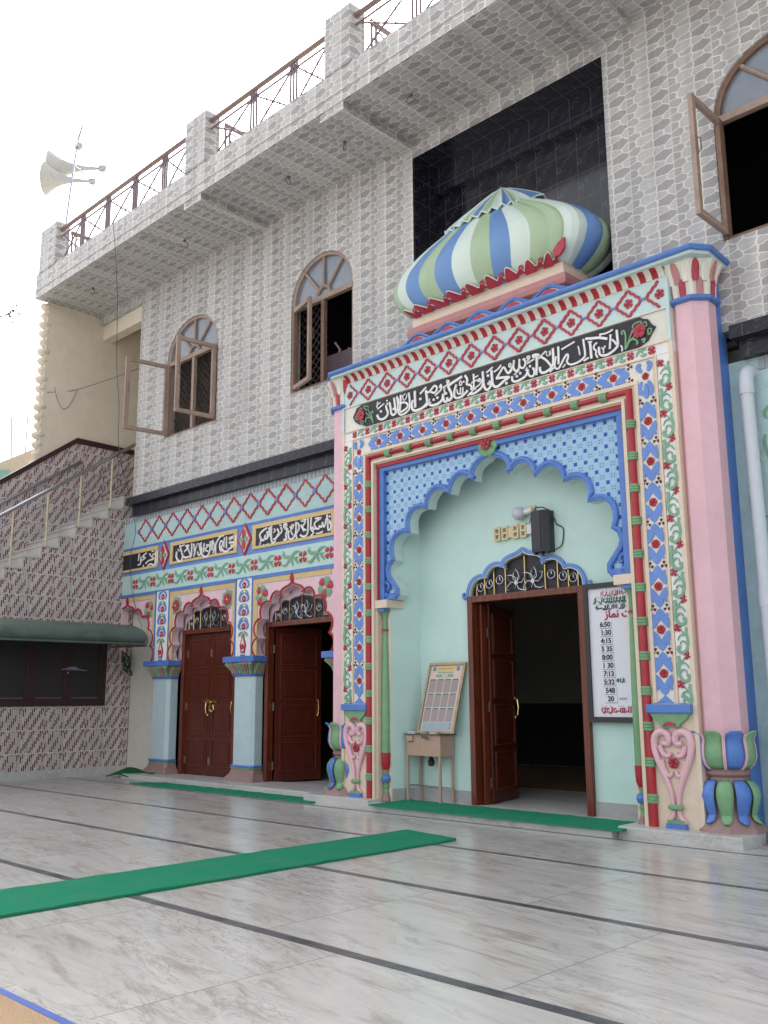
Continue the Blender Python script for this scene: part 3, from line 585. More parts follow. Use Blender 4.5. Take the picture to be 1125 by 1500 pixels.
for k, (cx, ol) in enumerate(zip(BX, arch_l)):
    s = MB(); oo = [p for p in offset_out(bay_arch(cx), .028, cx, 2.8) if p[0] > -17.78]
    s.tube([(p[0], YA - .010, p[1]) for p in oo], .019, 'red', 6)
    if k: s.tube([(oo[-1][0] + dx_, YA - .012, oo[-1][1] + dz_) for dx_, dz_ in ((0, 0), (.0, -.05), (.045, -.06), (.05, -.01))], .022, 'red', 5)
    s.tube([(oo[0][0] + dx_, YA - .012, oo[0][1] + dz_) for dx_, dz_ in ((0, 0), (0, -.05), (-.045, -.06), (-.05, -.01))], .022, 'red', 5)
    a = 3.47; s.prism([(cx, a + .13), (cx + .045, a + .03), (cx + .03, a - .03), (cx, a - .05), (cx - .03, a - .03), (cx - .045, a + .03)], YA - .03, YA, 'red')
    if k == 1: s.stroke([(cx - .09, a - .06), (cx, a - .05), (cx + .09, a - .06)], .04, YA, .012, 'green_soft')
    s.build('arch_moulding', B)
    # big six-petalled flowers in the spandrels
    n = 8 if k == 1 else 6; r = .185
    for sg in (-1, 1):
        s = MB(); fx = cx + sg * .84
        if fx < -17.6: continue
        if k == 1:
            s.flower(fx, 3.27, r, YA, 'green_soft', 8, .012, .2); s.flower(fx, 3.27, r * .62, YA - .016, 'rose_red', 6, .014, .4, 'yellow')
        else: s.flower(fx, 3.26, r, YA, 'rose_red', 6, .014, .25, 'yellow', two='green_soft')
        s.build('painted_flower', B)
    # yellow and blue frame round the bay
    s = MB(); xa, xb = max(X0, cx - 1.1), cx + 1.1
    if k < 3:
        if cx - 1.1 > X0:
            s.box(xa, xa + .035, YA - .02, YA, 2.22, 3.60, 'blue'); s.box(xa + .035, xa + .16, YA - .012, YA, 2.22, 3.56, 'yellow')
        if k < 2: s.box(xb - .035, xb, YA - .02, YA, 2.22, 3.60, 'blue'); s.box(xb - .12, xb - .035, YA - .012, YA, 2.22, 3.56, 'yellow')
        xe = xb if k < 2 else -10.4
        s.box(xa + .16, min(xe, xb - .12), YA - .012, YA, 3.47, 3.56, 'yellow')
        s.box(xa, xe, YA - .024, YA, 3.562, 3.602, 'blue')
    s.build('bay_frame', B)
# slim painted pilasters between the bays
for cx in PXs[:2]:
    s = MB(); s.box(cx - .225, cx + .225, YA - .008, YA, 2.22, 3.605, 'white_relief')
    for k in range(4):
        z = 3.48 - k * .245; s.flower(cx, z, .062, YA - .008, 'rose_red', 5, .012, .3, 'ivory')
        for sg in (-1, 1):
            s.stroke([(cx + sg * .015, z + .11), (cx + sg * .10, z + .07), (cx + sg * .13, z), (cx + sg * .075, z - .05)], .045, YA - .008, .010, 'blue_soft', 2)
            s.stroke([(cx + sg * .02, z - .09), (cx + sg * .09, z - .12), (cx + sg * .12, z - .17)], .03, YA - .008, .012, 'green_soft', 2)
    s.flower(cx, 2.58, .05, YA - .008, 'green_soft', 4, .012)
    s.prism([(cx, 2.62), (cx + .09, 2.42), (cx + .055, 2.28), (cx - .055, 2.28), (cx - .09, 2.42)], YA - .02, YA - .008, 'red')
    s.prism([(cx, 2.55), (cx + .055, 2.42), (cx + .03, 2.31), (cx - .03, 2.31), (cx - .055, 2.42)], YA - .026, YA - .02, 'ivory')
    s.flower(cx, 2.39, .05, YA - .026, 'rose_red', 5, .01); s.box(cx - .06, cx + .06, YA - .026, YA - .008, 2.225, 2.255, 'blue')
    s.build('painted_pilaster', B)
# flower strip, lettered band, lozenge frieze
s = MB(); s.box(X0, -10.3, YA - .004, YA + .2, 3.60, 4.02, 'mint_band'); s.box(X0, -10.3, YA - .02, YA, 3.602, 3.625, 'blue'); s.build('flower_strip', B)
s = MB()
for k in range(11):
    x = -17.283 + k * .664
    if x > -10.5: break
    for j in range(4): s.flower(x, 3.82, .11, YA - .004, 'rose_red', 4, .014, PI / 4, 'yellow', .8) if j == 0 else None
    y = YA - .004; d = .664
    s.stroke([(x + .10, 3.74), (x + .22, 3.72), (x + .34, 3.83), (x + .46, 3.92), (x + .57, 3.93)], .045, y, .010, 'green_soft', 2)
    s.stroke([(x + .12, 3.92), (x + .2, 3.86), (x + .30, 3.86), (x + .36, 3.80), (x + .42, 3.70)], .045, y, .010, 'green_soft', 2)
    s.stroke([(x + .30, 3.84), (x + .38, 3.86), (x + .47, 3.80), (x + .55, 3.72)], .04, y, .010, 'green_soft', 2)
    s.stroke([(x + .20, 3.86), (x + .17, 3.94), (x + .13, 3.97)], .035, y, .010, 'green_soft', 1); s.stroke([(x + .45, 3.8), (x + .50, 3.83), (x + .55, 3.83)], .035, y, .010, 'green_soft', 1)
s.build('vine_relief', B)
s = MB(); s.box(X0, -10.3, YA - .006, YA + .2, 4.02, 4.60, 'blue_soft'); s.box(X0, -10.3, YA - .016, YA, 4.585, 4.60, 'blue'); s.build('blue_band', B)
for cx in BX:
    xa, xb = max(X0 + .01, cx - 1.10), cx + 1.10
    s = MB(); y0 = YA - .032
    if cx - 1.1 > X0: s.box(xa, xa + .10, y0, YA - .006, 4.095, 4.535, 'yellow')
    s.box(xb - .10, xb, y0, YA - .006, 4.095, 4.535, 'yellow'); s.box(xa + (.1 if cx - 1.1 > X0 else 0), xb - .10, y0 - .002, YA - .006, 4.46, 4.535, 'yellow'); s.box(xa + (.1 if cx - 1.1 > X0 else 0), xb - .10, y0 - .002, YA - .006, 4.095, 4.145, 'yellow')
    f = s.build('yellow_frame', B)
    s = MB(); s.box(xa, xb - .1, YA - .02, YA - .006, 4.145, 4.46, 'black_paint'); s.build('black_panel', f)
for x in (-16.225, -13.57):
    s = MB(); z = 4.31
    def dia(a, b): return [(x, z + b), (x + a, z), (x, z - b), (x - a, z)]
    s.prism(dia(.20, .30), YA - .03, YA - .006, 'red'); s.prism(dia(.15, .235), YA - .036, YA - .03, 'ivory'); s.prism(dia(.14, .21), YA - .04, YA - .036, 'pink_pale')
    for a, m, r in ((PI / 2, 'rose_red', .19), (-PI / 2, 'rose_red', .19), (0, 'green_soft', .12), (PI, 'green_soft', .12)):
        ux, uz = math.cos(a), math.sin(a); s.prism([(x + ux * r * t - uz * q, z + uz * r * t + ux * q) for t, q in ((.05, 0), (.4, .055), (.8, .04), (1, 0), (.8, -.04), (.4, -.055))], YA - .052, YA - .04, m)
    s.build('lozenge', B)
y = YA - .02
for xa, xb in ((-18, -16.3), (-16.1, -13.7), (-13.5, -10)):
    s = MB()
    for wd, pts in decode(TXT_P):
        if xa < pts[0][0] < xb: s.stroke(pts, wd, y, .014, 'white_relief')
    s.build('arabic_lettering', B)
s = MB(); s.box(X0, -10.3, YA - .006, YA + .2, 4.60, 5.26, 'shaft_right'); s.box(X0, -10.3, YA - .014, YA, 4.56, 4.60, 'blue'); s.build('lozenge_frieze', B)
s = MB()
for k in range(15):
    x = -17.229 + k * .5055; h = .2527
    for sg in (1, -1):
        for x1, m_ in ((x, 1), (x + .5055, -1)):
            pts = []
            for j in range(9):
                t = j / 8; wob = .007 * math.sin(t * PI * 6); pts.append((x1 + m_ * h * t + wob * m_, 4.91 + sg * (.228 * t) - sg * wob))
            if pts[-1][0] < -17.75 or x1 > -10.35: continue
            s.stroke(pts, .034, YA - .006, .012, 'red')
    s.disc(x, 4.91, .045, YA - .03, .03, 'blue', 8)
s.build('lozenge_relief', B)
s = MB(); s.box(X0, -10.3, YA - .010, YA - .006, 5.13, 5.256, 'fringe')
xx = X0
while xx < -10.35: s.box(xx, xx + .012, YA - .013, YA - .010, 5.125, 5.25, 'mint'); xx += .105
s.build('tile_fringe', B)
# pillars
def pillar(cx):
    p = MB(); y1 = YA + .30
    def ringz(hw, yf, z, ch=.06): return [(cx - hw, y1, z), (cx - hw, yf + ch, z), (cx - hw + ch, yf, z), (cx + hw - ch, yf, z), (cx + hw, yf + ch, z), (cx + hw, y1, z)]
    p.loft([ringz(.29, YA, .335), ringz(.29, YA, 1.89)], 'shaft'); pil = p.build('pillar', B)
    p = MB(); p.loft([ringz(.42, YA - .11, .10, .02), ringz(.41, YA - .10, .13, .03), ringz(.33, YA - .04, .22, .05), ringz(.305, YA - .02, .30, .06)], 'mauve'); p.build('pillar_base', pil)
    p = MB(); p.loft([ringz(.31, YA - .02, .30), ringz(.32, YA - .03, .312), ringz(.31, YA - .02, .325)], 'green'); p.loft([ringz(.315, YA - .022, .325), ringz(.325, YA - .035, .34), ringz(.315, YA - .022, .365)], 'blue'); p.loft([ringz(.31, YA - .02, 1.875), ringz(.325, YA - .035, 1.895), ringz(.31, YA - .02, 1.92)], 'blue'); p.build('ring_moulding', pil)
    p = MB(); p.loft([ringz(.30, YA - .01, 1.92), ringz(.31, YA - .02, 1.97), ringz(.36, YA - .06, 2.06), ringz(.41, YA - .09, 2.11)], 'mauve')
    n = 8
    for i in range(n):
        t = (i + .5) / n; m = ('green', 'ivory', 'mauve', 'ivory')[i % 4] if i % 2 == 0 else ('mauve_rose' if i % 4 == 1 else 'green_soft')
        a = cx - .285 + .57 * t; b = cx - .40 + .80 * t
        p.tube([(a, YA - .018, 1.925), (a + (b - a) * .15, YA - .03, 1.985), (a + (b - a) * .55, YA - .07, 2.05), (b, YA - .11, 2.105)], [.03, .034, .04, .044], m, 6)
    for i in range(5):
        t = (i + .5) / 5; m = ('green', 'mauve_rose')[i % 2]; yy = YA + .02 + .26 * t
        p.tube([(cx + .298, yy, 1.925), (cx + .315, yy, 1.985), (cx + .36, yy, 2.05), (cx + .41, yy, 2.105)], [.026, .03, .034, .036], m, 6)
    p.build('capital', pil); p = MB(); p.box(cx - .445, cx + .445, YA - .125, y1, 2.118, 2.222, 'blue'); p.build('abacus', pil, bevel=.01)
for cx in PXs: pillar(cx)

def panel_leaf(x0, wd, ang, y, z0, z1, parent, right=False, lit='door_dark'):
    """door leaf hinged at x0, turned by ang into the room; raised panels on the outer face"""
    th = .045; ux, uy = math.cos(ang) * (-1 if right else 1), math.sin(ang); nx_, ny_ = uy * (1 if not right else -1), -ux * (1 if not right else -1)
    if right: nx_, ny_ = -uy, ux * 1.0
    if ny_ > 0 and ang < .2: nx_, ny_ = -nx_, -ny_
    d = MB()
    def slab(t0, t1, za, zb, off, thk, m):
        pl = [(x0 + ux * t + nx_ * o, y + uy * t + ny_ * o) for t, o in ((t0, off), (t1, off), (t1, off + thk), (t0, off + thk))]
        d.prism(pl, za, zb, m, ax='z')
    slab(0, wd, z0, z1, -th, th, lit)
    rows = [.04, .26, .50, .73, .97]
    for i in range(4):
        za, zb = z0 + (z1 - z0) * rows[i] + .05, z0 + (z1 - z0) * rows[i + 1] - .03
        for a, b in ((.10, .90),):
            fr = .02
            slab(wd * a, wd * b, za, za + fr, 0, .016, 'door_wood'); slab(wd * a, wd * b, zb - fr, zb, 0, .016, 'door_wood')
            slab(wd * a, wd * a + fr, za + fr, zb - fr, 0, .016, 'door_wood'); slab(wd * b - fr, wd * b, za + fr, zb - fr, 0, .016, 'door_wood')
            slab(wd * a + .07, wd * b - .07, za + .07, zb - .07, 0, .010, lit)
    lf = d.build('door_leaf', parent)
    h = MB(); t = wd * .92; p0 = (x0 + ux * t, y + uy * t)
    zc = z0 + (z1 - z0) * .47
    h.tube([(p0[0] + nx_ * o, p0[1] + ny_ * o, zc + dz) for o, dz in ((0, -.12), (.045, -.11), (.06, 0), (.045, .11), (0, .12))], .012, 'brass', 6)
    h.tube([(p0[0], p0[1], zc - .13), (p0[0] + nx_ * .012, p0[1] + ny_ * .012, zc - .15)], .022, 'brass', 8); h.tube([(p0[0], p0[1], zc + .13), (p0[0] + nx_ * .012, p0[1] + ny_ * .012, zc + .15)], .022, 'brass', 8)
    h.build('handle', parent)
    for f_ in (.07, .45, .83):
        hh = MB(); z = z0 + (z1 - z0) * f_; hh.prism([(x0 - .012, y - .012), (x0 + .03, y - .012), (x0 + .03, y + .004), (x0 - .012, y + .004)], z, z + .14, 'hinge', ax='z') if ang < .3 else hh.box(x0 - .045, x0 - .003, y - .03, y - .022, z, z + .14, 'hinge')
        hh.build('hinge', parent)
    return lf
def transom(cx, half, z0, y, parent, n_side=2, arch=None):
    """black fanlight with brass bars, rings and two daisies under a cusped head"""
    pts = [(half, z0), (half * .80, z0 + .16), (half * .40, z0 + .27), (0, z0 + .46)] if arch is None else arch
    ol = cusped(cx, pts, .30)
    s = MB(); s.prism(ol, y + .07, y + .075, 'black_paint'); s.box(cx - half * 1.04, cx + half * 1.04, y + .168, y + .172, z0 - .05, max(p[1] for p in ol) + .08, 'black_paint'); g_ = s.build('fanlight_panel', parent)
    s = MB(); s.tube([(p[0], y + .05, p[1]) for p in ol], .012, 'iron', 5)
    def top(x):
        best = z0
        for i in range(len(ol) - 1):
            a, b = ol[i], ol[i + 1]
            if (a[0] - x) * (b[0] - x) <= 0 and a[0] != b[0]: best = max(best, a[1] + (b[1] - a[1]) * (x - a[0]) / (b[0] - a[0]))
        return best
    for f_ in (0, .36, .58, .76, .92) if n_side > 2 else (0, .42, .70, .9):
        for sg in ((-1, 1) if f_ else (1,)):
            x = cx + sg * half * f_; s.tube([(x, y + .045, z0), (x, y + .045, top(x) - .01)], .009, 'brass', 5)
    for f_ in ((.47, .67, .84) if n_side > 2 else (.56, .80)):
        for sg in (-1, 1):
            x = cx + sg * half * f_; z = z0 + (top(x) - z0) * .5; r = .058
            s.ring(x, z, r, .008, y + .04, 0, 'steel', 14)
            for a in (90, 210, 330): s.tube([(x, y + .04, z), (x + r * .7 * math.cos(math.radians(a)), y + .04, z + r * .7 * math.sin(math.radians(a)))], .008, 'steel', 4)
    for sg in (-1, 1):
        x = cx + sg * half * .15; z = z0 + .13; s.disc(x, z, .03, y + .02, .03, 'steel', 10)
        for a in (95, 145, 205, 330, 40):
            a = math.radians(a if sg < 0 else 180 - a); L = .19; q = [(0, 0), (.35, .28), (.75, .2), (1, 0), (.75, -.2), (.35, -.28), (0, 0)]
            pp = [(x + math.cos(a) * L * t - math.sin(a) * L * w_, z + math.sin(a) * L * t + math.cos(a) * L * w_) for t, w_ in q]
            pp = [(p[0], max(z0 + .005, min(p[1], top(p[0]) - .01))) for p in pp]
            s.tube([(p[0], y + .035, p[1]) for p in pp], .007, 'steel', 4)
    s.build('fanlight_bars', parent)
    return ol
def door(cx, half, y, z0, z1, name, leaves, fr=.085):
    d = MB(); d.box(cx - half, cx - half + fr, y, y + .14, z0, z1, 'door_wood'); d.box(cx + half - fr, cx + half, y, y + .14, z0, z1, 'door_wood'); d.box(cx - half + fr, cx + half - fr, y, y + .14, z1 - fr, z1, 'door_wood')
    return d.build(name, B, bevel=.008)
# back wall of the arcade with its door openings
s = MB(); yb = 10.42
segs = [(-13.99, -13.13)]
for a, b in ((-15.95, -15.77), (-14.03, -13.11), (-11.33, -10.3)): s = MB(); s.box(a, b, yb, yb + .1, .1, 3.5, 'pink_pale'); s.build('inner_wall', B)
for cx in BX[1:]:
    s = MB(); ol = cusped(cx, [(.80, 2.80), (.62, 3.00), (.30, 3.12), (0, 3.24)], .30); xl, xr = cx - .89, cx + .89
    s.prism([(xl, 2.78), (xl, 3.55), (xr, 3.55), (xr, 2.78)] + [(ol[0][0], 2.78)] + ol + [(ol[-1][0], 2.78)], yb, yb + .1, 'pink_pale'); s.build('inner_wall', B)
for cx in PXs:
    s = MB(); s.box(cx - .46, cx + .46, YA + .28, yb, .1, 2.22, 'mauve_rose'); s.build('jamb', B)
s = MB(); s.box(-17.8, -16.2, 10.48, 10.6, 0, 3.6, 'ivory'); s.build('blind_arch_wall', B)
s = MB(); s.box(-16.66, -10.35, 9.69, 10.6, 0, .10, 'marble_step'); s.box(-17.8, -16.66, 10.0, 10.6, 0, .06, 'marble_step'); s.build('arcade_step', B, bevel=.012)
d1 = door(-14.895, .87, 10.37, .10, 2.80, 'panelled_door', 2)
panel_leaf(-15.68, .78, 0.0, 10.46, .11, 2.71, d1); l2 = panel_leaf(-14.895, .78, 0.0, 10.462, .11, 2.71, d1)
s = MB(); s.box(-15.02, -14.62, 10.40, 10.43, 1.42, 1.455, 'brass'); s.box(-14.84, -14.80, 10.385, 10.43, 1.26, 1.45, 'brass'); s.tube([(-14.82, 10.40, 1.3), (-14.74, 10.39, 1.25), (-14.7, 10.40, 1.3), (-14.72, 10.40, 1.38)], .014, 'brass'); s.build('bolt', d1)
transom(-14.895, .79, 2.80, 10.37, d1, 2, [(.79, 2.80), (.62, 2.99), (.30, 3.11), (0, 3.23)])
d2 = door(-12.24, .93, 10.37, .10, 2.80, 'open_panelled_door', 2)
panel_leaf(-13.02, .86, math.radians(72), 10.50, .11, 2.71, d2); panel_leaf(-11.40, .80, math.radians(88), 10.50, .11, 2.71, d2, True)
transom(-12.24, .79, 2.80, 10.37, d2, 2, [(.79, 2.80), (.62, 2.99), (.30, 3.11), (0, 3.23)])

# side wall right of the gateway, white-washed teal with green flourishes
s = MB(); s.box(-4.80, 9.0, 10.20, 10.5, 0, 5.26, 'shaft_right'); s.build('lower_wall', B)
s = MB(); xx = -4.09
while xx < -2: s.box(xx, xx + .075, 10.185, 10.2, 5.10, 5.24, 'fringe'); xx += .095
y = 10.2
for pts, wd in (([(-4.06, 4.02), (-3.99, 4.18), (-3.88, 4.30), (-3.80, 4.48), (-3.84, 4.68), (-3.93, 4.78)], .05), ([(-3.86, 4.55), (-3.98, 4.66), (-4.07, 4.60), (-4.05, 4.52)], .05), ([(-4.06, 4.05), (-3.90, 4.12), (-3.72, 4.10), (-3.64, 3.95)], .045),
    ([(-4.30, 4.42), (-4.28, 4.36)], .07), ([(-4.24, 4.30), (-4.22, 4.10), (-4.19, 4.0)], .11), ([(-4.06, 4.05), (-4.1, 4.25), (-4.08, 4.35)], .04), ([(-4.18, 3.92), (-4.28, 3.78), (-4.30, 3.58), (-4.20, 3.44), (-4.1, 3.42)], .035), ([(-4.02, 3.42), (-3.90, 3.50), (-3.88, 3.66), (-3.98, 3.74), (-4.05, 3.68)], .04), ([(-3.84, 3.9), (-3.76, 3.78), (-3.74, 3.62)], .12)):
    s.stroke(pts, wd, y, .006, 'green_soft', 2)
s.build('wall_flourish', B)

# ================================================================ GATEWAY
GX = -7.56; F = 9.58
G = empty('gateway', (GX, F, 0), 'tall painted gateway with cusped niche, pink columns and calligraphy under the striped dome', 'gateway')
def gx(d): return (GX - d, GX + d)
s = MB(); HI = 2.08; HO = 2.765
s.box(GX - HO, GX - HI, F, 10.2, .12, 4.885, 'cream'); s.box(GX + HI, GX + HO, F, 10.2, .12, 4.885, 'cream'); s.box(GX - HO, GX + HO, F, 10.2, 4.885, 5.36, 'cream')
s.box(GX - HO, GX + HO, F, 10.2, 5.36, 5.495, 'white_relief'); s.box(GX - HO, GX + HO, F, 10.2, 5.495, 5.885, 'ivory'); s.box(GX - HO, GX + HO, F - .012, 10.2, 5.885, 6.28, 'mint')
s.build('gateway_wall', G)
# trim lines
s = MB(); s.box(GX - HO, GX + HO, F - .022, F - .012, 5.885, 5.90, 'ivory'); s.box(GX - HO, GX + HO, F - .0215, F, 5.488, 5.50, 'cream'); s.box(GX - 2.54, GX + 2.54, F - .019, F, 5.345, 5.362, 'cream')
for d in gx(2.74): s.box(d - .02, d + .02, F - .024, F - .012, 5.50, 6.27, 'mint')
for sg in (-1, 1):
    a = GX + sg * 2.54; s.box(a - .013, a + .013, F - .016, F, 1.42, 5.345, 'cream'); a = GX + sg * 2.28; s.box(a - .022, a + .022, F - .02, F, 1.42, 5.09, 'cream')
    a = GX + sg * 2.74; s.box(a - .025, a + .025, F - .018, F, .12, 5.49, 'cream'); a = GX + sg * 2.10; s.box(a - .022, a + .022, F - .03, F, .12, 4.93, 'cream')
s.box(GX - 2.30, GX + 2.30, F - .023, F, 5.065, 5.11, 'cream'); s.box(GX - 2.12, GX + 2.12, F - .033, F, 4.90, 4.931, 'cream')
s.build('cream_moulding', G)
# inner reveal lines: red then blue
s = MB()
for sg in (-1, 1):
    a = GX + sg * 2.07; s.box(min(a, a - sg * .035), max(a, a - sg * .035), 9.62, 9.69, 2.87, 4.88, 'red'); b = GX + sg * 2.035; s.box(min(b, b - sg * .085), max(b, b - sg * .085), 9.635, 9.70, 2.87, 4.85, 'blue')
s.box(GX - 2.07, GX + 2.07, 9.60, 9.69, 4.835, 4.883, 'red'); s.box(GX - 2.035, GX + 2.035, 9.63, 9.70, 4.775, 4.835, 'blue')
s.build('inner_moulding', G)
# spandrel plate with the cusped opening
CUSP = [(1.76, 2.87), (1.715, 3.02), (1.885, 3.26), (1.78, 3.44), (1.475, 3.80), (1.145, 4.105), (.715, 4.245), (.285, 4.362), (0, 4.73)]
def big_arch(k=.40):
    out = [(GX + 1.76, 2.87), (GX + 1.70, 2.95), (GX + 1.715, 3.04), (GX + 1.81, 3.17), (GX + 1.86, 3.28), (GX + 1.84, 3.38)]
    return out + cusped(GX, CUSP[3:], k)[0:0]
foot = [(1.76, 2.87), (1.70, 2.93), (1.70, 3.02), (1.78, 3.12), (1.865, 3.22), (1.885, 3.30), (1.86, 3.38)]
mid = cusped(GX, CUSP[3:], .40)
AR = [(GX + d, z) for d, z in foot] + mid + [(GX - d, z) for d, z in reversed(foot)]
s = MB(); s.prism([(GX - 2.08, 2.87), (GX - 2.08, 4.885), (GX + 2.08, 4.885), (GX + 2.08, 2.87)] + AR, 9.70, 9.88, 'check_tile', side='mint'); s.build('tiled_spandrel', G)
s = MB(); o1 = offset_out(AR, .040, GX, 3.5); o2 = offset_out(AR, .012, GX, 3.5)
s.tube([(p[0], 9.685, p[1]) for p in o1], .035, 'blue', 7); s.tube([(p[0], 9.69, p[1]) for p in o2], .022, 'blue_soft', 6)
for sg in (-1, 1):
    cx = GX + sg * 1.93; s.tube([(GX + sg * (1.93 + r * math.cos(a)), 9.675, 3.05 + r * math.sin(a)) for r, a in [(.115 - .008 * i, -1.9 + i * .62) for i in range(11)]], [.034 - .001 * i for i in range(11)], 'blue', 7)
    s.prism([(GX + sg * 1.74, 2.875), (GX + sg * 2.0, 2.875), (GX + sg * 2.0, 2.935), (GX + sg * 1.80, 2.96)], 9.66, 9.70, 'blue')
s.build('arch_moulding', G)
s = MB(); s.flower(GX, 4.80, .16, 9.66, 'green', 6, .05, PI / 6 + .5, squash=1.15); s.flower(GX, 4.80, .075, 9.60, 'rose_red', 5, .02, .2, 'red'); s.build('apex_flower', G)
# red roll with green clasps
def roll(pts, name):
    s = MB(); s.tube(pts, .052, 'red', 10); return s.build(name, G, True)
RD = 2.183; RZ = 5.005; ry = F - .018
s = MB()
s.tube([(GX - RD, ry, .12), (GX - RD, ry, RZ), (GX + RD, ry, RZ), (GX + RD, ry, .12)], .048, 'red', 18); rr_ = s.build('red_roll', G, True, auto=1.0)
def clasp(x, z, vert):
    s = MB()
    for o in (-.032, 0, .032):
        pr = [(.052, o - .017), (.061, o - .008), (.061, o + .008), (.052, o + .017)]
        vs = []; n = 10
        for r, h in pr:
            for j in range(n):
                a = 2 * PI * j / n; vs.append((x + r * math.cos(a), ry + r * math.sin(a), z + h) if vert else (x + h, ry + r * math.cos(a), z + r * math.sin(a)))
        s.add(vs, [(i * n + j, i * n + (j + 1) % n, (i + 1) * n + (j + 1) % n, (i + 1) * n + j) for i in range(3) for j in range(n)] + [tuple(range(n)), tuple(range(3 * n, 4 * n))], 'green')
    s.build('green_clasp', rr_)
for k in range(10): clasp(-9.327 + k * .4015, RZ, False)
for sg in (-1, 1):
    for k in range(12): clasp(GX + sg * RD, .42 + k * .381 if False else 1.17 + (k - 2) * .381, True)
# blue floral strip: leaf motif
def motif(s, cx, cz, hw, hp, y, horiz=False):
    """one repeat: two facing blue palmettes, a red flower between them, maroon trefoils at the ends"""
    def T(a, b): return (cx + b * hp * 2, cz + a * hw) if horiz else (cx + a * hw, cz + b * hp * 2)
    R_ = [(0, .495), (.32, .445), (.52, .385), (.55, .315), (.62, .295), (.66, .345), (.84, .385), (1.0, .34), (.88, .30), (1.0, .25), (1.05, .14), (.98, .02), (.66, .06), (.26, .16), (0, .245)]
    for sg in (1, -1):
        pl = [(a, b * sg) for a, b in R_] + [(-a, b * sg) for a, b in reversed(R_[1:-1])]
        s.eps += 1; e = (s.eps % 11) * .0003; s.prism([T(a, b) for a, b in pl], y - .013 - e, y + .001, 'blue_soft')
    s.flower(cx, cz, hw * .50, y - .003, 'rose_red', 5, .018, random.random(), 'red', 1.05)
    for a in (-.84, .84):
        p = T(a, .5)
        s.flower(p[0], p[1], hw * .42, y, 'maroon', 3, .014, PI / 2 + (0 if not horiz else .4), None, .62)
s = MB()
s.box(GX - 2.50, GX + 2.50, F - .003, F, 5.112, 5.33, 'ivory')
for sg in (-1, 1):
    s.box(GX + sg * 2.40 - .105, GX + sg * 2.40 + .105, F - .0035, F, 1.42, 5.1125, 'ivory')
    for k in range(7): motif(s, GX + sg * 2.40, 1.735 + k * .4775, .100, .2375, F)
for k in range(10):
    x = GX + (k - 4.5) * .440; motif(s, x, 5.22, .098, .220, F, True)
for sg in (-1, 1):
    x = GX + sg * 2.40; s.flower(x, 5.14, .045, F, 'rose_red', 5, .016, .3, 'red', 1.05)
    for a, b, c_, d in ((-.09, .09, -.05, .16), (.07, .09, .03, .17), (-.09, -.09, -.02, -.22), (.07, -.10, .05, -.24), (.0, -.15, .0, -.27)): s.stroke([(x + a * .5, 5.14 + b * .6), (x + a, 5.14 + (b + d) / 2), (x + c_, 5.14 + d)], .06, F, .012, 'blue_soft', 2)
for sg in (-1, 1):
    s.prism([(GX + sg * 2.30, 1.42), (GX + sg * 2.50, 1.42), (GX + sg * 2.44, 1.47), (GX + sg * 2.40, 1.5), (GX + sg * 2.36, 1.47)], F - .012, F, 'blue_soft')
s.build('blue_floral_relief', G)
# green scroll strip
for sg in (-1, 1):
    s = MB(); cx = GX + sg * 2.645; n = 13
    s.box(cx - .085, cx + .085, F - .006, F, 1.42, 5.345, 'white_relief')
    for k in range(n):
        z = 5.20 - k * .3025; m_ = 1 if k % 2 else -1; y = F - .006
        q = lambda a, b: (cx + m_ * a, z + b)
        if z < 1.55: break
        s.stroke([q(-.062, .045), q(-.052, .0), q(-.062, -.06), q(-.066, -.13), q(-.035, -.205), q(.015, -.225), q(.055, -.195), q(.05, -.165), q(.022, -.165)], .034, y, .012, 'green_soft')
        s.stroke([q(-.05, -.045), q(-.01, -.03), q(.03, -.045), q(.055, -.09)], .026, y, .012, 'green_soft', 1)
        s.stroke([q(-.045, -.13), q(-.015, -.10), q(.018, -.11), q(.03, -.14)], .022, y, .012, 'green_soft', 1)
        s.stroke([q(.01, .02), q(-.02, -.02)], .010, y, .012, 'green_soft')
        s.flower(cx + m_ * .048, z + .048, .046, y, 'rose_red', 4, .014, PI / 4 + .2 * m_, 'red', .9)
    s.stroke([(cx - .04, 1.50), (cx, 1.47), (cx + .05, 1.44)], .04, F - .006, .012, 'green_soft'); s.build('green_scroll_relief', G)
# strip of small flowers under the banner
s = MB(); n = 19
for k in range(n):
    x = GX - 2.50 + k * 5.0 / (n - 1); y = F
    s.flower(x, 5.43, .052, y, 'rose_red', 4, .013, PI / 4, 'red', .9)
    if k < n - 1:
        s.stroke([(x + .075, 5.40), (x + .10, 5.45), (x + .14, 5.46), (x + .165, 5.42)], .032, y, .010, 'green_soft', 2); s.stroke([(x + .12, 5.46), (x + .16, 5.475), (x + .21, 5.46)], .026, y, .010, 'green_soft', 2); s.stroke([(x + .13, 5.40), (x + .18, 5.395), (x + .21, 5.41)], .028, y, .010, 'green_soft', 2)
s.build('small_flower_relief', G)
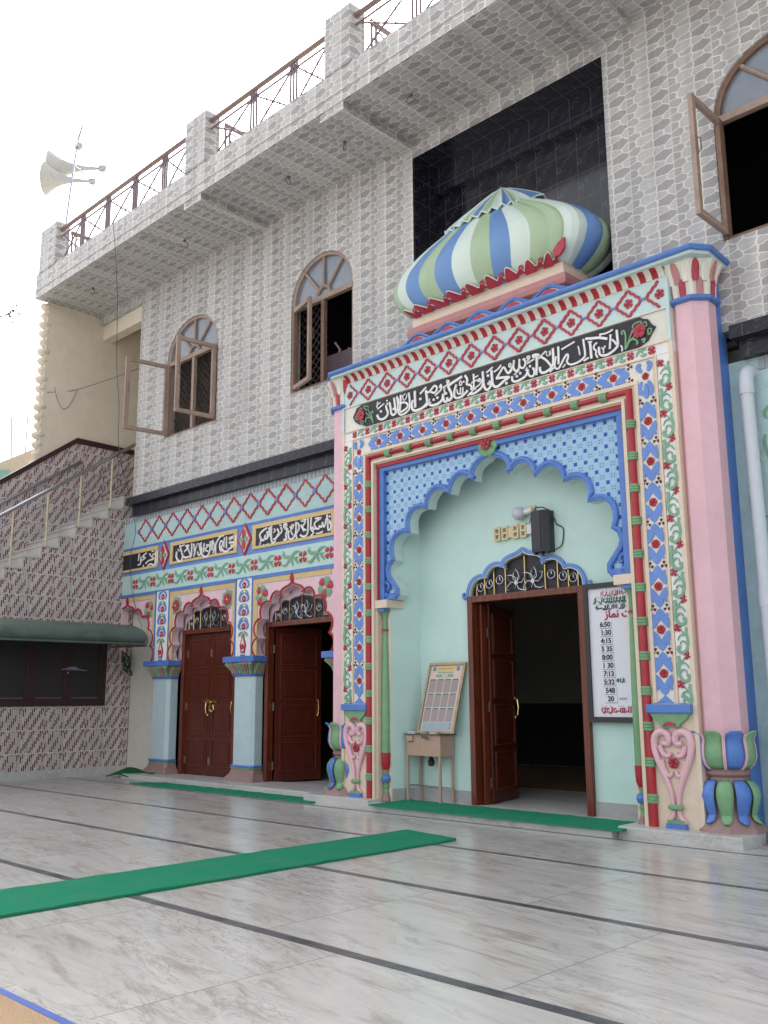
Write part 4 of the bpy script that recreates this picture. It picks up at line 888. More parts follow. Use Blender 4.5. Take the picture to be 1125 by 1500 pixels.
# teal frieze of lozenges
s = MB(); y = F - .012
for k in range(-7, 7):
    x = GX + .027 + k * .403; xm = x + .2015
    for sg in (1, -1):
        for a, m_ in ((x, 1), (x + .403, -1)):
            pts = [(a + m_ * (.025 + .175 * t) + m_ * .005 * math.sin(t * PI * 6), 6.08 + sg * (.160 * t - .004 * math.sin(t * PI * 6))) for t in [j / 8 for j in range(9)]]
            if max(p[0] for p in pts) > GX + 2.72 or min(p[0] for p in pts) < GX - 2.72: continue
            s.stroke(pts, .030, y, .014, 'rose_red')
for k in range(-7, 8):
    x = GX + .027 + k * .403 - .2015
    if abs(x - GX) < 2.72: s.flower(x, 6.08, .062, y, 'rose_red', 5, .013, .3 + PI / 2, 'red', .9)
for k in range(-6, 7):
    x = GX + .027 + k * .403; s.box(x - .035, x + .035, y - .022, y, 6.068, 6.092, 'blue_soft')
s.build('lozenge_relief', G)
# banner
s = MB(); s.prism([(-10.085, 5.71), (-10.03, 5.79), (-10.0, 5.84), (-9.95, 5.85), (-9.90, 5.872), (-5.18, 5.872), (-5.14, 5.84), (-5.08, 5.82), (-5.04, 5.75), (-4.985, 5.70), (-5.05, 5.62), (-5.09, 5.56), (-5.15, 5.535), (-5.22, 5.508), (-9.80, 5.508), (-9.88, 5.55), (-9.95, 5.57), (-10.04, 5.63)], F - .018, F, 'black_paint')
bn = s.build('banner_panel', G)
s = MB()
for wd, pts in decode(TXT_W): s.stroke(pts, wd, F - .018, .012, 'white_relief')
s.build('arabic_lettering', bn)
for x in (-9.905, -5.19):
    s = MB()
    for wd, pts in decode(TXT_G):
        if abs(pts[0][0] - x) < 1: s.stroke(pts, wd * .8, F - .018, .012, 'green')
    s.flower(x, 5.70, .085, F - .030, 'rose_red', 5, .012, .3, 'red', 1.05); s.build('banner_flower', bn)
# candy-striped cove and cornice
def cove(x0, x1, y, name):
    s = MB(); n = int((x1 - x0) / .079); st = (x1 - x0) / n; prof = [(.0, 6.275), (-.012, 6.30), (-.04, 6.335), (-.09, 6.365), (-.13, 6.378)]
    for k in range(n):
        a = x0 + k * st; lean = .012
        mt = 'red' if k % 2 else 'ivory'
        mx = [(a + lean * i / 4, y + p[0], p[1]) for i, p in enumerate(prof)]; mb_ = [(a + st + lean * i / 4, y + p[0], p[1]) for i, p in enumerate(prof)]
        mid_ = [((p[0] + q[0]) / 2, p[1] - .012, p[2]) for p, q in zip(mx, mb_)]
        vs = mx + mid_ + mb_; fs = [(i, i + 1, 6 + i, 5 + i) for i in range(4)] + [(5 + i, 6 + i, 11 + i, 10 + i) for i in range(4)]
        s.add(vs, fs, mt)
    s.box(x0, x1, y + .002, y + .1, 6.27, 6.375, 'cream')
    return s.build(name, G, True)
cove(GX - 2.73, GX + 2.73, F - .012, 'striped_cove')
CCR = (-4.65, 9.84); CCL = (-10.42, 9.80); CLC = (-10.34, 9.86)
def plan(a, yb_=10.098):
    """outline of the cornice: straight front, then round three sides of each octagonal column"""
    e = .495 - a
    out = [(-4.28 - e, yb_), (-4.25 - e, 9.57 + e * .4), (-4.41 - e * .4, 9.35 + e), (-10.43 + e * .4, 9.35 + e), (-10.72 + e, 9.60 + e * .4), (-10.76 + e, yb_)]
    return out
s = MB(); s.loft([[(*p, z) for p in plan(a)] for a, z in ((.38, 6.37), (.44, 6.375), (.44, 6.40), (.455, 6.405))], 'mint'); s.loft([[(*p, z) for p in plan(a)] for a, z in ((.44, 6.405), (.48, 6.412), (.495, 6.435), (.49, 6.465), (.455, 6.478))], 'blue'); s.build('cornice', G)
# octagonal columns
def oct_ring(c, a, z, rot=PI / 8): R_ = a / math.cos(PI / 8); return [(c[0] + R_ * math.cos(rot + PI / 4 * j), c[1] + R_ * math.sin(rot + PI / 4 * j), z) for j in range(8)]
def column(c, flip):
    s = MB(); s.loft([oct_ring(c, .23, 1.05), oct_ring(c, .23, 5.93)], 'pink'); co = s.build('octagonal_column', G)
    s = MB(); s.loft([oct_ring(c, a, z) for a, z in ((.25, 5.90), (.285, 5.915), (.29, 5.94), (.27, 5.962), (.24, 5.966))], 'blue'); s.build('column_ring', co)
    s = MB(); s.loft([oct_ring(c, a, z) for a, z in ((.235, 5.96), (.245, 6.10), (.28, 6.24), (.34, 6.372))], 'ivory')
    cols = ['rose_red', 'ivory', 'mauve_rose', 'ivory', 'rose_red', 'ivory', 'mauve_rose', 'ivory']
    for row, (z0, z1, r0, r1, sh) in enumerate(((5.965, 6.17, .235, .255, 0), (6.13, 6.36, .255, .33, .5))):
        n = 16
        for k in range(n):
            a = 2 * PI * (k + sh + .1) / n; m = ('rose_red', 'ivory', 'mauve_rose', 'ivory')[(k + row * 3) % 4]; da = PI / n * .84
            vs = []
            for i, t in enumerate((0, .35, .7, .9, 1)):
                r = r0 + (r1 - r0) * t ** 1.6 + .012; z = z0 + (z1 - z0) * t; w_ = da * (.9, 1, .95, .7, .25)[i]
                for q in (-1, -.5, .5, 1): vs.append((c[0] + (r + (.016 if abs(q) < .6 else 0)) * math.cos(a + w_ * q), c[1] + (r + (.016 if abs(q) < .6 else 0)) * math.sin(a + w_ * q), z))
            s.add(vs, [(i * 4 + j, i * 4 + j + 1, i * 4 + j + 5, i * 4 + j + 4) for i in range(4) for j in range(3)], m)
    s.build('column_capital', co)
    # vase-shaped foot of petals
    s = MB(); s.lathe(c[0], c[1], [(.20, .66), (.235, .69), (.24, .71), (.215, .735), (.20, .78)], 'mauve', 20); s.loft([oct_ring(c, a, z) for a, z in ((.345, .12), (.335, .145), (.24, .27), (.22, .40), (.20, .66))], 'mauve')
    s.loft([oct_ring(c, a, z) for a, z in ((.20, .74), (.245, .80), (.262, .95), (.25, 1.08))], 'pink'); s.build('column_base', co)
    for nm, prof, n, ph in (('upper_petals', [(.215, .745), (.262, .79), (.292, .87), (.285, .97), (.272, 1.05), (.30, 1.10), (.335, 1.13)], 8, 0), ('lower_petals', [(.205, .64), (.255, .615), (.30, .55), (.315, .47), (.285, .36), (.262, .29), (.285, .245), (.325, .215)], 10, .5)):
        s = MB()
        for k in range(n):
            a = 2 * PI * (k + ph) / n - PI / 2; m = ('green', 'blue')[k % 2]; L = len(prof); vs = []
            for i, (r, z) in enumerate(prof):
                w_ = PI / n * (.80, .90, .93, .88, .84, .80, .42)[i] if L == 7 else PI / n * (.62, .84, .88, .86, .80, .72, .66, .30)[i]
                for q in (-1, -.5, 0, .5, 1):
                    rr = r + .016 * (1 - abs(q)) + .006; vs.append((c[0] + rr * math.cos(a + w_ * q), c[1] + rr * math.sin(a + w_ * q), z))
            s.add(vs, [(i * 5 + j, i * 5 + j + 1, i * 5 + j + 6, i * 5 + j + 5) for i in range(L - 1) for j in range(4)], m)
            if L == 7:
                for q in (-1, 1):
                    s.tube([(c[0] + (r + .012) * math.cos(a + PI / n * .93 * q), c[1] + (r + .012) * math.sin(a + PI / n * .93 * q), z) for r, z in prof[:6]], .009, 'pink', 5)
        o_ = s.build(nm, co, True)
        o_.modifiers.new('thick', 'SOLIDIFY').thickness = .012
column(CCR, False); column(CCL, True)
s = MB(); s.box(CCR[0] - .1, -4.44, 9.93, 10.2, .12, 6.37, 'blue'); s.build('corner_pilaster', G)
s = MB(); s.box(CCL[0] - .20, CCL[0] + .1, 9.99, 10.2, .1, 6.37, 'pink'); s.build('corner_pilaster', G)
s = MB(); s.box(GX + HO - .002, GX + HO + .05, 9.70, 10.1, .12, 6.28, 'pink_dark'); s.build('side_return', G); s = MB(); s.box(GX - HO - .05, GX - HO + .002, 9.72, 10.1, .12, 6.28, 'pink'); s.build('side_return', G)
# caps and heart scrolls at the feet of the strips
for sg in (-1, 1):
    cx = GX + sg * 2.455; s = MB(); s.box(cx - .26, cx + .26, F - .085, F, 1.315, 1.405, 'blue'); cp = s.build('foot_cap', G, bevel=.006)
    s = MB(); s.prism([(cx - .235, 1.315), (cx - .19, 1.25), (cx - .12, 1.20), (cx - .10, 1.165), (cx + .10, 1.165), (cx + .12, 1.20), (cx + .19, 1.25), (cx + .235, 1.315)], F - .055, F, 'green'); s.prism([(cx - .08, 1.17), (cx - .06, 1.205), (cx, 1.225), (cx + .06, 1.205), (cx + .08, 1.17), (cx, 1.185)], F - .068, F - .05, 'rose_red'); s.build('cap_bracket', cp)
    s = MB(); y = F - .02
    for q in (-1, 1):
        K = lambda a, b: (cx + q * a, y, b)
        s.tube([K(*p) for p in smooth([(.045, .98), (.03, 1.035), (.07, 1.075), (.125, 1.07), (.155, 1.03), (.20, 1.03), (.205, .95), (.185, .86), (.145, .74), (.075, .60), (.035, .46), (.03, .34)], 3)][3:], [.030 + .018 * math.sin(PI * min(1, i / 22)) for i in range(31)], 'pink', 8) if False else None
        body = smooth([(.115, 1.0), (.06, .985), (.035, 1.03), (.06, 1.095), (.125, 1.115), (.19, 1.08), (.215, .99), (.20, .88), (.15, .74), (.085, .60), (.045, .47), (.03, .33)], 3)
        k = len(body); s.tube([K(*p) for p in body], [.022 + .022 * math.sin(PI * min(1, (i + 3) / k)) for i in range(k)], 'pink', 8)
        inn = smooth([(.03, .90), (.05, .86), (.10, .87), (.13, .91), (.15, .97)], 3); s.tube([K(*p) for p in inn], [.02 + .016 * i / len(inn) for i in range(len(inn))], 'pink', 8)
        inn = smooth([(.02, .70), (.045, .655), (.085, .67), (.12, .74), (.14, .82)], 3); s.tube([K(*p) for p in inn], [.018 + .016 * i / len(inn) for i in range(len(inn))], 'pink', 8)
        s.tube([K(*p) for p in smooth([(.02, .33), (.035, .27), (.05, .23), (.085, .195), (.095, .175)], 3)], .026, 'pink', 7)
    hs_ = s.build('heart_scroll', G, True, auto=1.2)
    s = MB(); s.flower(cx, .79, .058, F - .02, 'rose_red', 5, .03, .3, 'red', 1.05); s.tube([(cx - .075, y - .01, .335), (cx - .045, y - .02, .335), (cx + .045, y - .02, .335), (cx + .075, y - .01, .335)], [.022, .034, .034, .022], 'green', 8)
    s.box(cx - .10, cx + .10, F - .05, F, .175, .207, 'green'); s.box(cx - .105, cx + .105, F - .045, F, .155, .175, 'cream'); s.prism([(cx - .12, .121), (cx + .12, .121), (cx + .105, .17), (cx - .105, .17)], F - .065, F, 'blue'); s.build('scroll_foot', hs_)
# jambs with green colonettes
for sg in (-1, 1):
    s = MB(); a, b = GX + sg * 2.08, GX + sg * 1.905; s.box(min(a, b), max(a, b), 9.715, 10.0, .08, 2.75, 'cream'); s.box(min(a, a - sg * .03), max(a, a - sg * .03), 9.60, 9.72, .12, 2.75, 'cream'); s.build('niche_jamb', G)
    s = MB(); a, b = GX + sg * 2.078, GX + sg * 1.835; s.box(min(a, b), max(a, b), F - .01, 9.93, 2.752, 2.868, 'cream'); s.build('impost', G, bevel=.006)
    cx = GX + sg * 1.985; cy = 9.695; s = MB()
    prof = [(.070, .085), (.068, .12), (.035, .20), (.032, .27), (.045, .275), (.045, .30), (.032, .305), (.032, .325), (.055, .34), (.072, .385), (.055, .43), (.032, .445), (.03, .475), (.042, .48), (.042, .50), (.04, .51), (.062, .56), (.068, .66), (.070, .74), (.062, .745), (.062, .75), (.060, 1.4), (.048, 2.0), (.034, 2.42), (.045, 2.43), (.045, 2.455), (.034, 2.46), (.034, 2.62), (.05, 2.67), (.078, 2.70), (.07, 2.705)]
    mm = []
    for i in range(len(prof) - 1):
        z = (prof[i][1] + prof[i + 1][1]) / 2
        mm.append('mauve' if z < .20 else 'green' if z < .335 else 'blue' if z < .44 else 'green' if z < .505 else 'red' if z < .742 else 'red' if 2.425 < z < 2.46 else 'green')
    s.lathe(cx, cy, prof, 'green', 12, mm); col_ = s.build('green_colonette', G, True, auto=.5)
    s = MB(); s.box(cx - .068, cx + .068, F + .02, cy + .07, 2.705, 2.75, 'blue'); s.build('colonette_cap', col_)
# niche: slanting sides, back wall with door opening, marble skirting
s = MB(); dx0, dx1 = -8.385, -6.50
DOOR = cusped(-7.445, [(.915, 2.87), (.64, 3.10), (.30, 3.20), (0, 3.40)], .27)
s.prism([(-9.33, .078), (-9.33, 5.2), (-5.75, 5.2), (-5.75, .078), (dx1, .078)] + [(dx1, 2.86)] + DOOR + [(dx0, 2.86), (dx0, .078)], 10.2, 10.34, 'aqua')
for sg in (-1, 1):
    x0, x1 = GX + sg * 1.905, GX + sg * 1.76
    s.add([(x0, 9.72, .078), (x1, 10.21, .078), (x1, 10.21, 5.2), (x0, 9.72, 5.2)], [(0, 1, 2, 3)], 'aqua')
s.add([(GX - 2.0, 9.7, 5.18), (GX + 2.0, 9.7, 5.18), (GX + 2.0, 10.3, 5.18), (GX - 2.0, 10.3, 5.18)], [(0, 1, 2, 3)], 'aqua')
s.build('niche_wall', G)
s = MB(); s.box(-9.29, dx0 - .005, 10.185, 10.2, .078, .25, 'marble_grey'); s.build('marble_skirting', G); s = MB(); s.box(dx1 + .005, -5.8, 10.185, 10.2, .078, .25, 'marble_grey')
s.build('marble_skirting', G); s = MB()
x0, x1 = GX - 1.895, GX - 1.75
s.prism([(x0, 9.72), (x0 + .012, 9.72), (x1 + .012, 10.19), (x1, 10.19)], .078, .25, 'marble_grey', ax='z')
s.build('marble_skirting', G)
# door of the niche
D = MB(); y = 10.13; fr = .09
D.box(-8.385, -8.295, y, 10.36, .08, 2.865, 'door_wood'); D.box(-6.585, -6.495, y, 10.36, .08, 2.865, 'door_wood'); D.box(-8.295, -6.585, y, 10.36, 2.775, 2.865, 'door_wood')
D.box(-8.27, -8.23, y + .12, 10.36, .08, 2.77, 'door_wood'); gd = D.build('main_door', G, bevel=.008)
panel_leaf(-8.21, .86, math.radians(104), 10.40, .10, 2.75, gd); panel_leaf(-6.60, .86, math.radians(92), 10.40, .10, 2.75, gd, True)
ol = transom(-7.445, .90, 2.865, 10.18, gd, 3, [(.915, 2.87), (.64, 3.10), (.30, 3.20), (0, 3.40)])
s = MB(); oo = offset_out(DOOR, .022, 0, 0); n_ = len(oo)
for tz in (0,):
    band = offset_out(DOOR, .062, 0, 0); bi = offset_out(DOOR, .018, 0, 0); s.band(band, bi, 10.165, 10.2, 'blue_soft'); s.band(offset_out(DOOR, .016, 0, 0), DOOR, 10.178, 10.2, 'mint')
for sg, p in ((1, band[0]), (-1, band[-1])):
    s.tube([(p[0] + sg * a, 10.175, p[1] + b) for a, b in ((-.03, .01), (-.01, -.03), (.035, -.035), (.065, .0), (.055, .04), (.03, .035))], .019, 'blue_soft', 6)
s.build('door_arch_moulding', gd)
s = MB(); s.box(-5.70, -4.31, 9.35, 9.9, -.01, .12, 'marble_step'); s.build('marble_plinth', G, bevel=.012)
s = MB(); s.box(-10.95, -9.60, 9.38, 10.0, -.01, .12, 'marble_step'); s.build('marble_plinth', G, bevel=.012)
s = MB(); s.box(-9.60, -5.71, 9.24, 10.214, -.01, .078, 'marble_step'); s.build('threshold_step', G, bevel=.012)
s = MB(); s.box(-4.2, 2, 9.75, 10.2, -.01, .09, 'marble_step'); s.build('wall_footing', B, bevel=.012)
# wavy parapet crest and dome
s = MB(); n = 60; x0, x1 = -8.98, -6.12; pts = []
for i in range(n + 1):
    t = i / n; pts.append((x0 + (x1 - x0) * t, 6.53 + .115 * abs(math.sin(t * PI * 5)) ** 1.5))
s.prism([(x0, 6.47)] + pts + [(x1, 6.47)], 9.53, 9.58, 'cream'); s.tube([(p[0], 9.525, p[1]) for p in pts], .026, 'blue', 6)
for k in range(5):
    c0 = x0 + (x1 - x0) * (k + .5) / 5; s.prism([(c0 - .17, 6.50), (c0 - .10, 6.575), (c0, 6.615), (c0 + .10, 6.575), (c0 + .17, 6.50)], 9.515, 9.53, 'rose_red')
s.build('wavy_crest', G)
DX, DY = -7.60, 10.06
D_ = MB(); D_.box(DX - 1.30, DX + 1.30, 9.70, 10.6, 6.47, 7.02, 'cream'); dm = D_.build('dome', G)
dm_mats = None
s = MB(); 
def rr2(a, b, z, n=3): return [(DX - a, DY + b, z), (DX - a, DY - b, z), (DX + a, DY - b, z), (DX + a, DY + b, z)]
s.loft([rr2(a, b, z) for a, b, z in ((1.33, .38, 6.66), (1.375, .425, 6.69), (1.39, .44, 6.75), (1.375, .425, 6.83), (1.33, .38, 6.86))], 'mauve_rose'); s.loft([rr2(a, b, z) for a, b, z in ((1.33, .38, 6.86), (1.32, .37, 6.98), (1.34, .385, 7.0))], 'cream'); s.build('dome_plinth', dm)
NS = 28; SUB = 4
def ring_pt(u):
    """unit rounded rectangle; u in 0..1 round the outline, starting front left, going right along the front"""
    per = [(-1, -1), (1, -1), (1, 1), (-1, 1)]; L = [10, 4, 10, 4]; t = (u % 1) * 28; i = 0
    while t > L[i]: t -= L[i]; i += 1
    f = t / L[i]; a, b = per[i], per[(i + 1) % 4]; x, y = a[0] + (b[0] - a[0]) * f, a[1] + (b[1] - a[1]) * f
    return x, y
def dome_pt(u, a, b, z, rnd):
    x, y = ring_pt(u); m = max(abs(x), abs(y)); l = math.hypot(x, y); k = (1 - rnd) + rnd * (m / l) * 1.0
    p = 7.0; k2 = (abs(x) ** p + abs(y) ** p) ** (-1 / p)
    kk = k2 * (1 - rnd) + rnd / l
    return (DX + x * kk * a, DY + y * kk * b, z)
DP = [(1.30, .345, 6.99, 0), (1.43, .45, 7.06, .05), (1.58, .55, 7.18, .12), (1.68, .61, 7.32, .2), (1.71, .63, 7.46, .25), (1.65, .62, 7.62, .3), (1.49, .57, 7.78, .35), (1.27, .50, 7.93, .4), (1.03, .42, 8.07, .5), (.82, .34, 8.19, .6), (.66, .28, 8.29, .7)]
def dome_skin(prof, stripes, nm, mats_seq, n_sub=4, crease=.035, cap=False):
    s = MB(); prof = smooth(prof, 3); nn = stripes * n_sub; vs = []
    for a, b, z, rnd in prof:
        for j in range(nn):
            q = (j % n_sub) / n_sub; puff = math.sin(PI * q) * crease; p = dome_pt(j / nn, a, b, z, max(0, min(1, rnd))); k = 1 + puff / max(a, .5); vs.append((DX + (p[0] - DX) * k, DY + (p[1] - DY) * (1 + puff / max(b, .3) * .6), z))
    o = len(s.v); s.v += vs
    for i in range(len(prof) - 1):
        for j in range(nn):
            s.f.append((i * nn + j, i * nn + (j + 1) % nn, (i + 1) * nn + (j + 1) % nn, (i + 1) * nn + j)); s.mi.append(s._m(mats_seq[(j // n_sub) % len(mats_seq)]))
    return s, nn, len(prof)
g_, w_, b_ = 'dome_green', 'dome_white', 'dome_blue'
front = [w_, b_, g_, b_, w_, g_, b_, w_, g_, g_]; side_r = [w_, b_, g_, w_]; back = [g_, b_, w_, g_, b_, w_, g_, b_, w_, g_]; side_l = [b_, w_, g_, g_]
seq = front + side_r + back + side_l
s, nn, nr = dome_skin(DP, 28, 'dome_shell', seq); s.build('dome_shell', dm, True, auto=1.3 if False else .35)
# folded cap on top: its scalloped hem lies on the shell, lower in front than at the ends
s = MB(); NC = 26; rows = 7; vs = []; seqc = [g_, b_, w_, g_, b_, g_, w_, b_, g_, w_, b_, g_, w_]
for i in range(rows):
    t = i / (rows - 1)
    for j in range(NC * 2):
        u = j / (NC * 2); x, y = ring_pt(u); l = math.hypot(x, y); hem = (.05 if j % 2 else 0.0)
        zt = 8.70; zh = 8.31 - hem * .9 - (.13 if y < -.5 else 0) - .03 * abs(x); r = (1 - t) ** .98
        a, b = .80 * r, .385 * r; rib = (.0 if j % 2 else .03) * (1 - t)
        kk = 1 / (abs(x) ** 3 + abs(y) ** 3) ** (1 / 3)
        vs.append((DX + .10 * t + x * kk * (a + rib + .01), DY + y * kk * (b + rib + .015), zh + (zt - zh) * t ** .9))
s.v += vs
for i in range(rows - 1):
    for j in range(NC * 2):
        q = NC * 2; s.f.append((i * q + j, i * q + (j + 1) % q, (i + 1) * q + (j + 1) % q, (i + 1) * q + j)); s.mi.append(s._m(seqc[(j // 2) % len(seqc)]))
cp = s.build('dome_cap', dm); cp.modifiers.new('thick', 'SOLIDIFY').thickness = .02
s = MB(); hem = [vs[j] for j in range(NC * 2)]; s.tube([(p[0], p[1] - .004, p[2]) for p in hem], .015, 'dome_white', 5, closed=True)
for j in range(0, NC * 2, 2): s.tube([vs[i * NC * 2 + j] for i in range(rows - 1)], .008, 'dome_white', 4)
s.build('cap_hem', dm)
# red wave trim along the front edge of the shell
s = MB(); prof = smooth(DP, 6)
def shell_at(u, z):
    for i in range(len(prof) - 1):
        if prof[i][2] <= z <= prof[i + 1][2]:
            f = (z - prof[i][2]) / (prof[i + 1][2] - prof[i][2] + 1e-9); q = [prof[i][k] + (prof[i + 1][k] - prof[i][k]) * f for k in range(4)]; break
    else: q = prof[0]
    p = dome_pt(u, q[0] + .06, q[1] + .05, z, max(0, q[3])); return p
def trim(u0, u1, cnt):
    for k in range(cnt):
        ua = u0 + (u1 - u0) * k / cnt; du = (u1 - u0) / cnt; top = []; bot = []
        for j in range(13):
            t = j / 12; h = .02 + .095 * max(0, math.sin(PI * min(1, t / .62))) ** 1.4 * (1 if t < .62 else 0) + .04 * max(0, math.sin(PI * (t - .62) / .38)) * (1 if t >= .62 else 0)
            sk = .25 * h / .13 * du * -1
            top.append(shell_at(ua + du * t + sk, 7.0 + h)); bot.append(shell_at(ua + du * t, 6.995 + (.02 if t > .62 else 0)))
        vs_ = top + bot; s.add(vs_, [(j, j + 1, 14 + j, 13 + j) for j in range(12)], 'rose_red')
        e = [(p[0], p[1] - .012, p[2] + .006) for p in top]; s.tube(e, .010, 'ivory', 4)
        c = shell_at(ua + du * .80, 7.06); s.ring(c[0], c[2], .028, .012, c[1] - .02, 0, 'rose_red', 10)
trim(0.0, 10 / 28, 9); tr = s.build('wave_trim', dm); tr.modifiers.new('thick', 'SOLIDIFY').thickness = .02
c = shell_at(10 / 28, 7.1); s = MB(); s.prism([(c[0] - .09, 7.03), (c[0] + .0, 7.02), (c[0] + .07, 7.10), (c[0] + .08, 7.24), (c[0] - .02, 7.20), (c[0] - .10, 7.12)], c[1] - .05, c[1] - .02, 'rose_red'); s.build('corner_leaf', dm)
# ================================================================ STAIRCASE
SX = -17.8; FX = -19.2
ST = empty('staircase', (SX - .7, 8, 0), 'outside staircase of marble steps behind a wall of slim maroon and grey strip tiles', 'staircase')
Yk = lambda k: 8.015 + .3525 * k
Zk = lambda k: 4.267 + .2400 * k
ks = list(range(-17, 7))
poly = [(Yk(ks[0]) , 0.17)]
for k in ks:
    z = Zk(k) if k < 6 else 5.75
    poly += [(Yk(k), poly[-1][1]), (Yk(k), z - .035)]
poly = poly[1:]
poly += [(10.47, 5.715), (10.47, .17)]
s = MB(); s.prism([(Yk(ks[0]), .17)] + poly, SX - .15, SX, 'strip_tile', ax='x'); s.build('stair_wall', ST)
s = MB(); s.box(SX - .15, SX + .012, Yk(-16), 10.5, 0, .17, 'marble_step'); s.build('skirting', ST)
s = MB()
for k in ks:
    z = Zk(k) if k < 6 else 5.75; y1 = Yk(k + 1) + .02 if k < 6 else 13
    s.box(FX, SX + .025, Yk(k) - .03, y1, z - .035, z, 'step_stone'); s.box(FX, SX + .004, Yk(k) - .012, Yk(k) + .02, z - .242, z - .035, 'step_stone')
s.build('steps', ST)
s = MB(); s.prism([(Yk(-16), .3), (Yk(-16), Zk(-16) + .2)] + [(7.98, 5.86), (9.69, 7.12), (11.3, 7.10), (12.4, 7.08), (12.4, .3)], FX - .12, FX, 'strip_tile', ax='x'); s.build('outer_parapet', ST)
s = MB(); s.prism([(Yk(-16), Zk(-16) + .2), (Yk(-16), Zk(-16) + .32), (7.98, 5.98), (9.69, 7.24), (12.4, 7.19), (12.4, 7.08), (9.69, 7.12), (7.98, 5.86)], FX - .16, FX + .03, 'coping', ax='x'); s.build('coping', ST)
# shuttered window in the stair wall
s = MB(); y0, y1, z0, z1 = 7.30, 9.89, 1.37, 2.84
s.box(SX, SX + .06, y0, y1, z0, z0 + .13, 'shutter'); s.box(SX, SX + .06, y0, y1, z1 - .12, z1, 'shutter')
for a, b in ((y0, y0 + .1), (8.20, 8.40), (8.98, 9.14), (y1 - .14, y1)): s.box(SX, SX + .06, a, b, z0 + .13, z1 - .12, 'shutter')
sw = s.build('shuttered_window', ST, bevel=.006)
for a, b in ((7.4, 8.20), (8.40, 8.98), (9.14, 9.75)):
    s = MB(); s.box(SX, SX + .03, a, b, z0 + .13, z1 - .12, 'shutter_pane'); s.box(SX + .03, SX + .036, a + .02, b - .02, z0 + .15, z0 + .16, 'mauve'); s.build('pane', sw)
s = MB(); s.box(SX + .06, SX + .085, 8.90, 9.32, 2.065, 2.095, 'steel'); s.box(SX + .06, SX + .10, 9.02, 9.22, 2.08, 2.13, 'steel'); s.tube([(SX + .08, 9.05, 2.08), (SX + .11, 9.04, 2.03), (SX + .08, 9.03, 1.99)], .012, 'steel'); s.box(SX + .06, SX + .08, 9.32, 9.45, 2.055, 2.075, 'steel'); s.build('latch', sw)
# steel handrails
H = empty('stair_railing', (SX - .06, 9, 4.5), 'polished steel stair railing with cream posts along the open side of the steps', 'handrail')
px_ = SX - .07
rz = lambda y: 4.97 + (y - 7.5) * .690
s = MB(); s.tube([(px_, 2.4, rz(2.4)), (px_, 10.42, rz(10.42)), (px_ , 10.5, rz(10.44))], .038, 'steel', 12); s.build('top_rail', H, True)
post = [2.6 + .69 * i for i in range(0, 8)] + [7.79, 8.48, 9.17, 9.86, 10.40]
for y in post:
    k = math.floor((y - 8.015) / .3525); zb = Zk(k) if k < 6 else 5.75
    s = MB(); s.tube([(px_, y, zb), (px_, y, rz(y) - .02)], .022, 'post_cream', 8)
    for f_ in (.22, .50, .76): s.tube([(px_, y, zb + (rz(y) - zb) * f_ - .02), (px_, y, zb + (rz(y) - zb) * f_ + .02)], .032, 'post_cream', 8)
    s.build('post', H, True, auto=1)
for o in (.26, .50, .76):
    s = MB(); s.tube([(px_, 2.4, rz(2.4) - o), (px_, 10.40, rz(10.40) - o)], .011, 'steel', 6); s.build('thin_rail', H, True)
H2 = empty('wall_handrail', (FX + .1, 9, 6), 'short steel handrail fixed to the far tiled parapet of the staircase', 'handrail')
s = MB(); s.tube([(FX + .09, 2.4, 1.55), (FX + .09, 9.72, 6.66), (FX + .09, 9.79, 6.68), (FX, 9.81, 6.68)], .032, 'steel', 10); s.build('rail', H2, True)
for y in (5.2, 7.0, 8.8):
    s = MB(); z = 1.55 + (y - 2.4) * .698; s.tube([(FX, y, z - .12), (FX + .09, y, z - .10), (FX + .09, y, z)], .012, 'steel'); s.build('bracket', H2)

# ================================================================ CANOPY over the shuttered window
A = empty('window_awning', (SX, 8, 2.6), 'curved dark green fibre awning jutting out over the shuttered window beside the stairs', 'awning')
s = MB(); prof = [(-17.795, 3.00), (-17.3, 2.98), (-16.9, 2.93), (-16.62, 2.85), (-16.47, 2.76), (-16.41, 2.68), (-16.42, 2.62), (-16.47, 2.58)]
prof = smooth([(a, b) for a, b in prof], 3); inner = [(a - .015, b - .018) for a, b in prof]
rings = []
for y in [2.0 + i * .205 for i in range(40)]:
    y = min(y, 9.98); wv = .012 * math.sin(y * 9) ; rings.append([(a, y, b + wv * (i / len(prof))) for i, (a, b) in enumerate(prof)] + [(a, y, b + wv * .5) for a, b in reversed(inner)])
s.loft(rings, 'awning'); s.build('canopy', A, True, auto=.9)
s = MB(); s.tube([(-16.46, 2.0, 2.55), (-16.46, 10.0, 2.55)], .025, 'awning', 8); s.build('front_bar', A)
for y in (10.0, 6.0):
    s = MB(); s.tube([(SX + .02, y, 2.55), (-16.46, y, 2.52)], .02, 'iron', 6); s.tube([(a, y, b - .03) for a, b in prof], .018, 'iron', 6); s.build('awning_rib', A)
s = MB(); s.box(SX, SX + .05, 9.89, 10.62, 2.60, 2.745, 'shutter'); s.build('wall_bracket', A)
N_ = MB(); random.seed(3)
for k in range(26):
    a = random.uniform(0, 2 * PI); r = random.uniform(.05, .17); c0 = (SX + .16, 10.28, 2.22)
    pts = [(c0[0] + r * .5 * math.cos(a + t * 1.1), c0[1] + r * math.sin(a + t * 1.3) * .7, c0[2] + r * 1.6 * math.cos(a * 1.7 + t)) for t in (0, .8, 1.6, 2.4, 3.2)]
    N_.tube(pts, .007, 'net', 4)
N_.tube([(SX + .1, 10.28, 2.60), (SX + .16, 10.28, 2.40)], .01, 'net', 4); tag(N_.build('wire_bundle'), 'small dark tangle of net hanging from the bracket beside the shuttered window', 'net bundle')

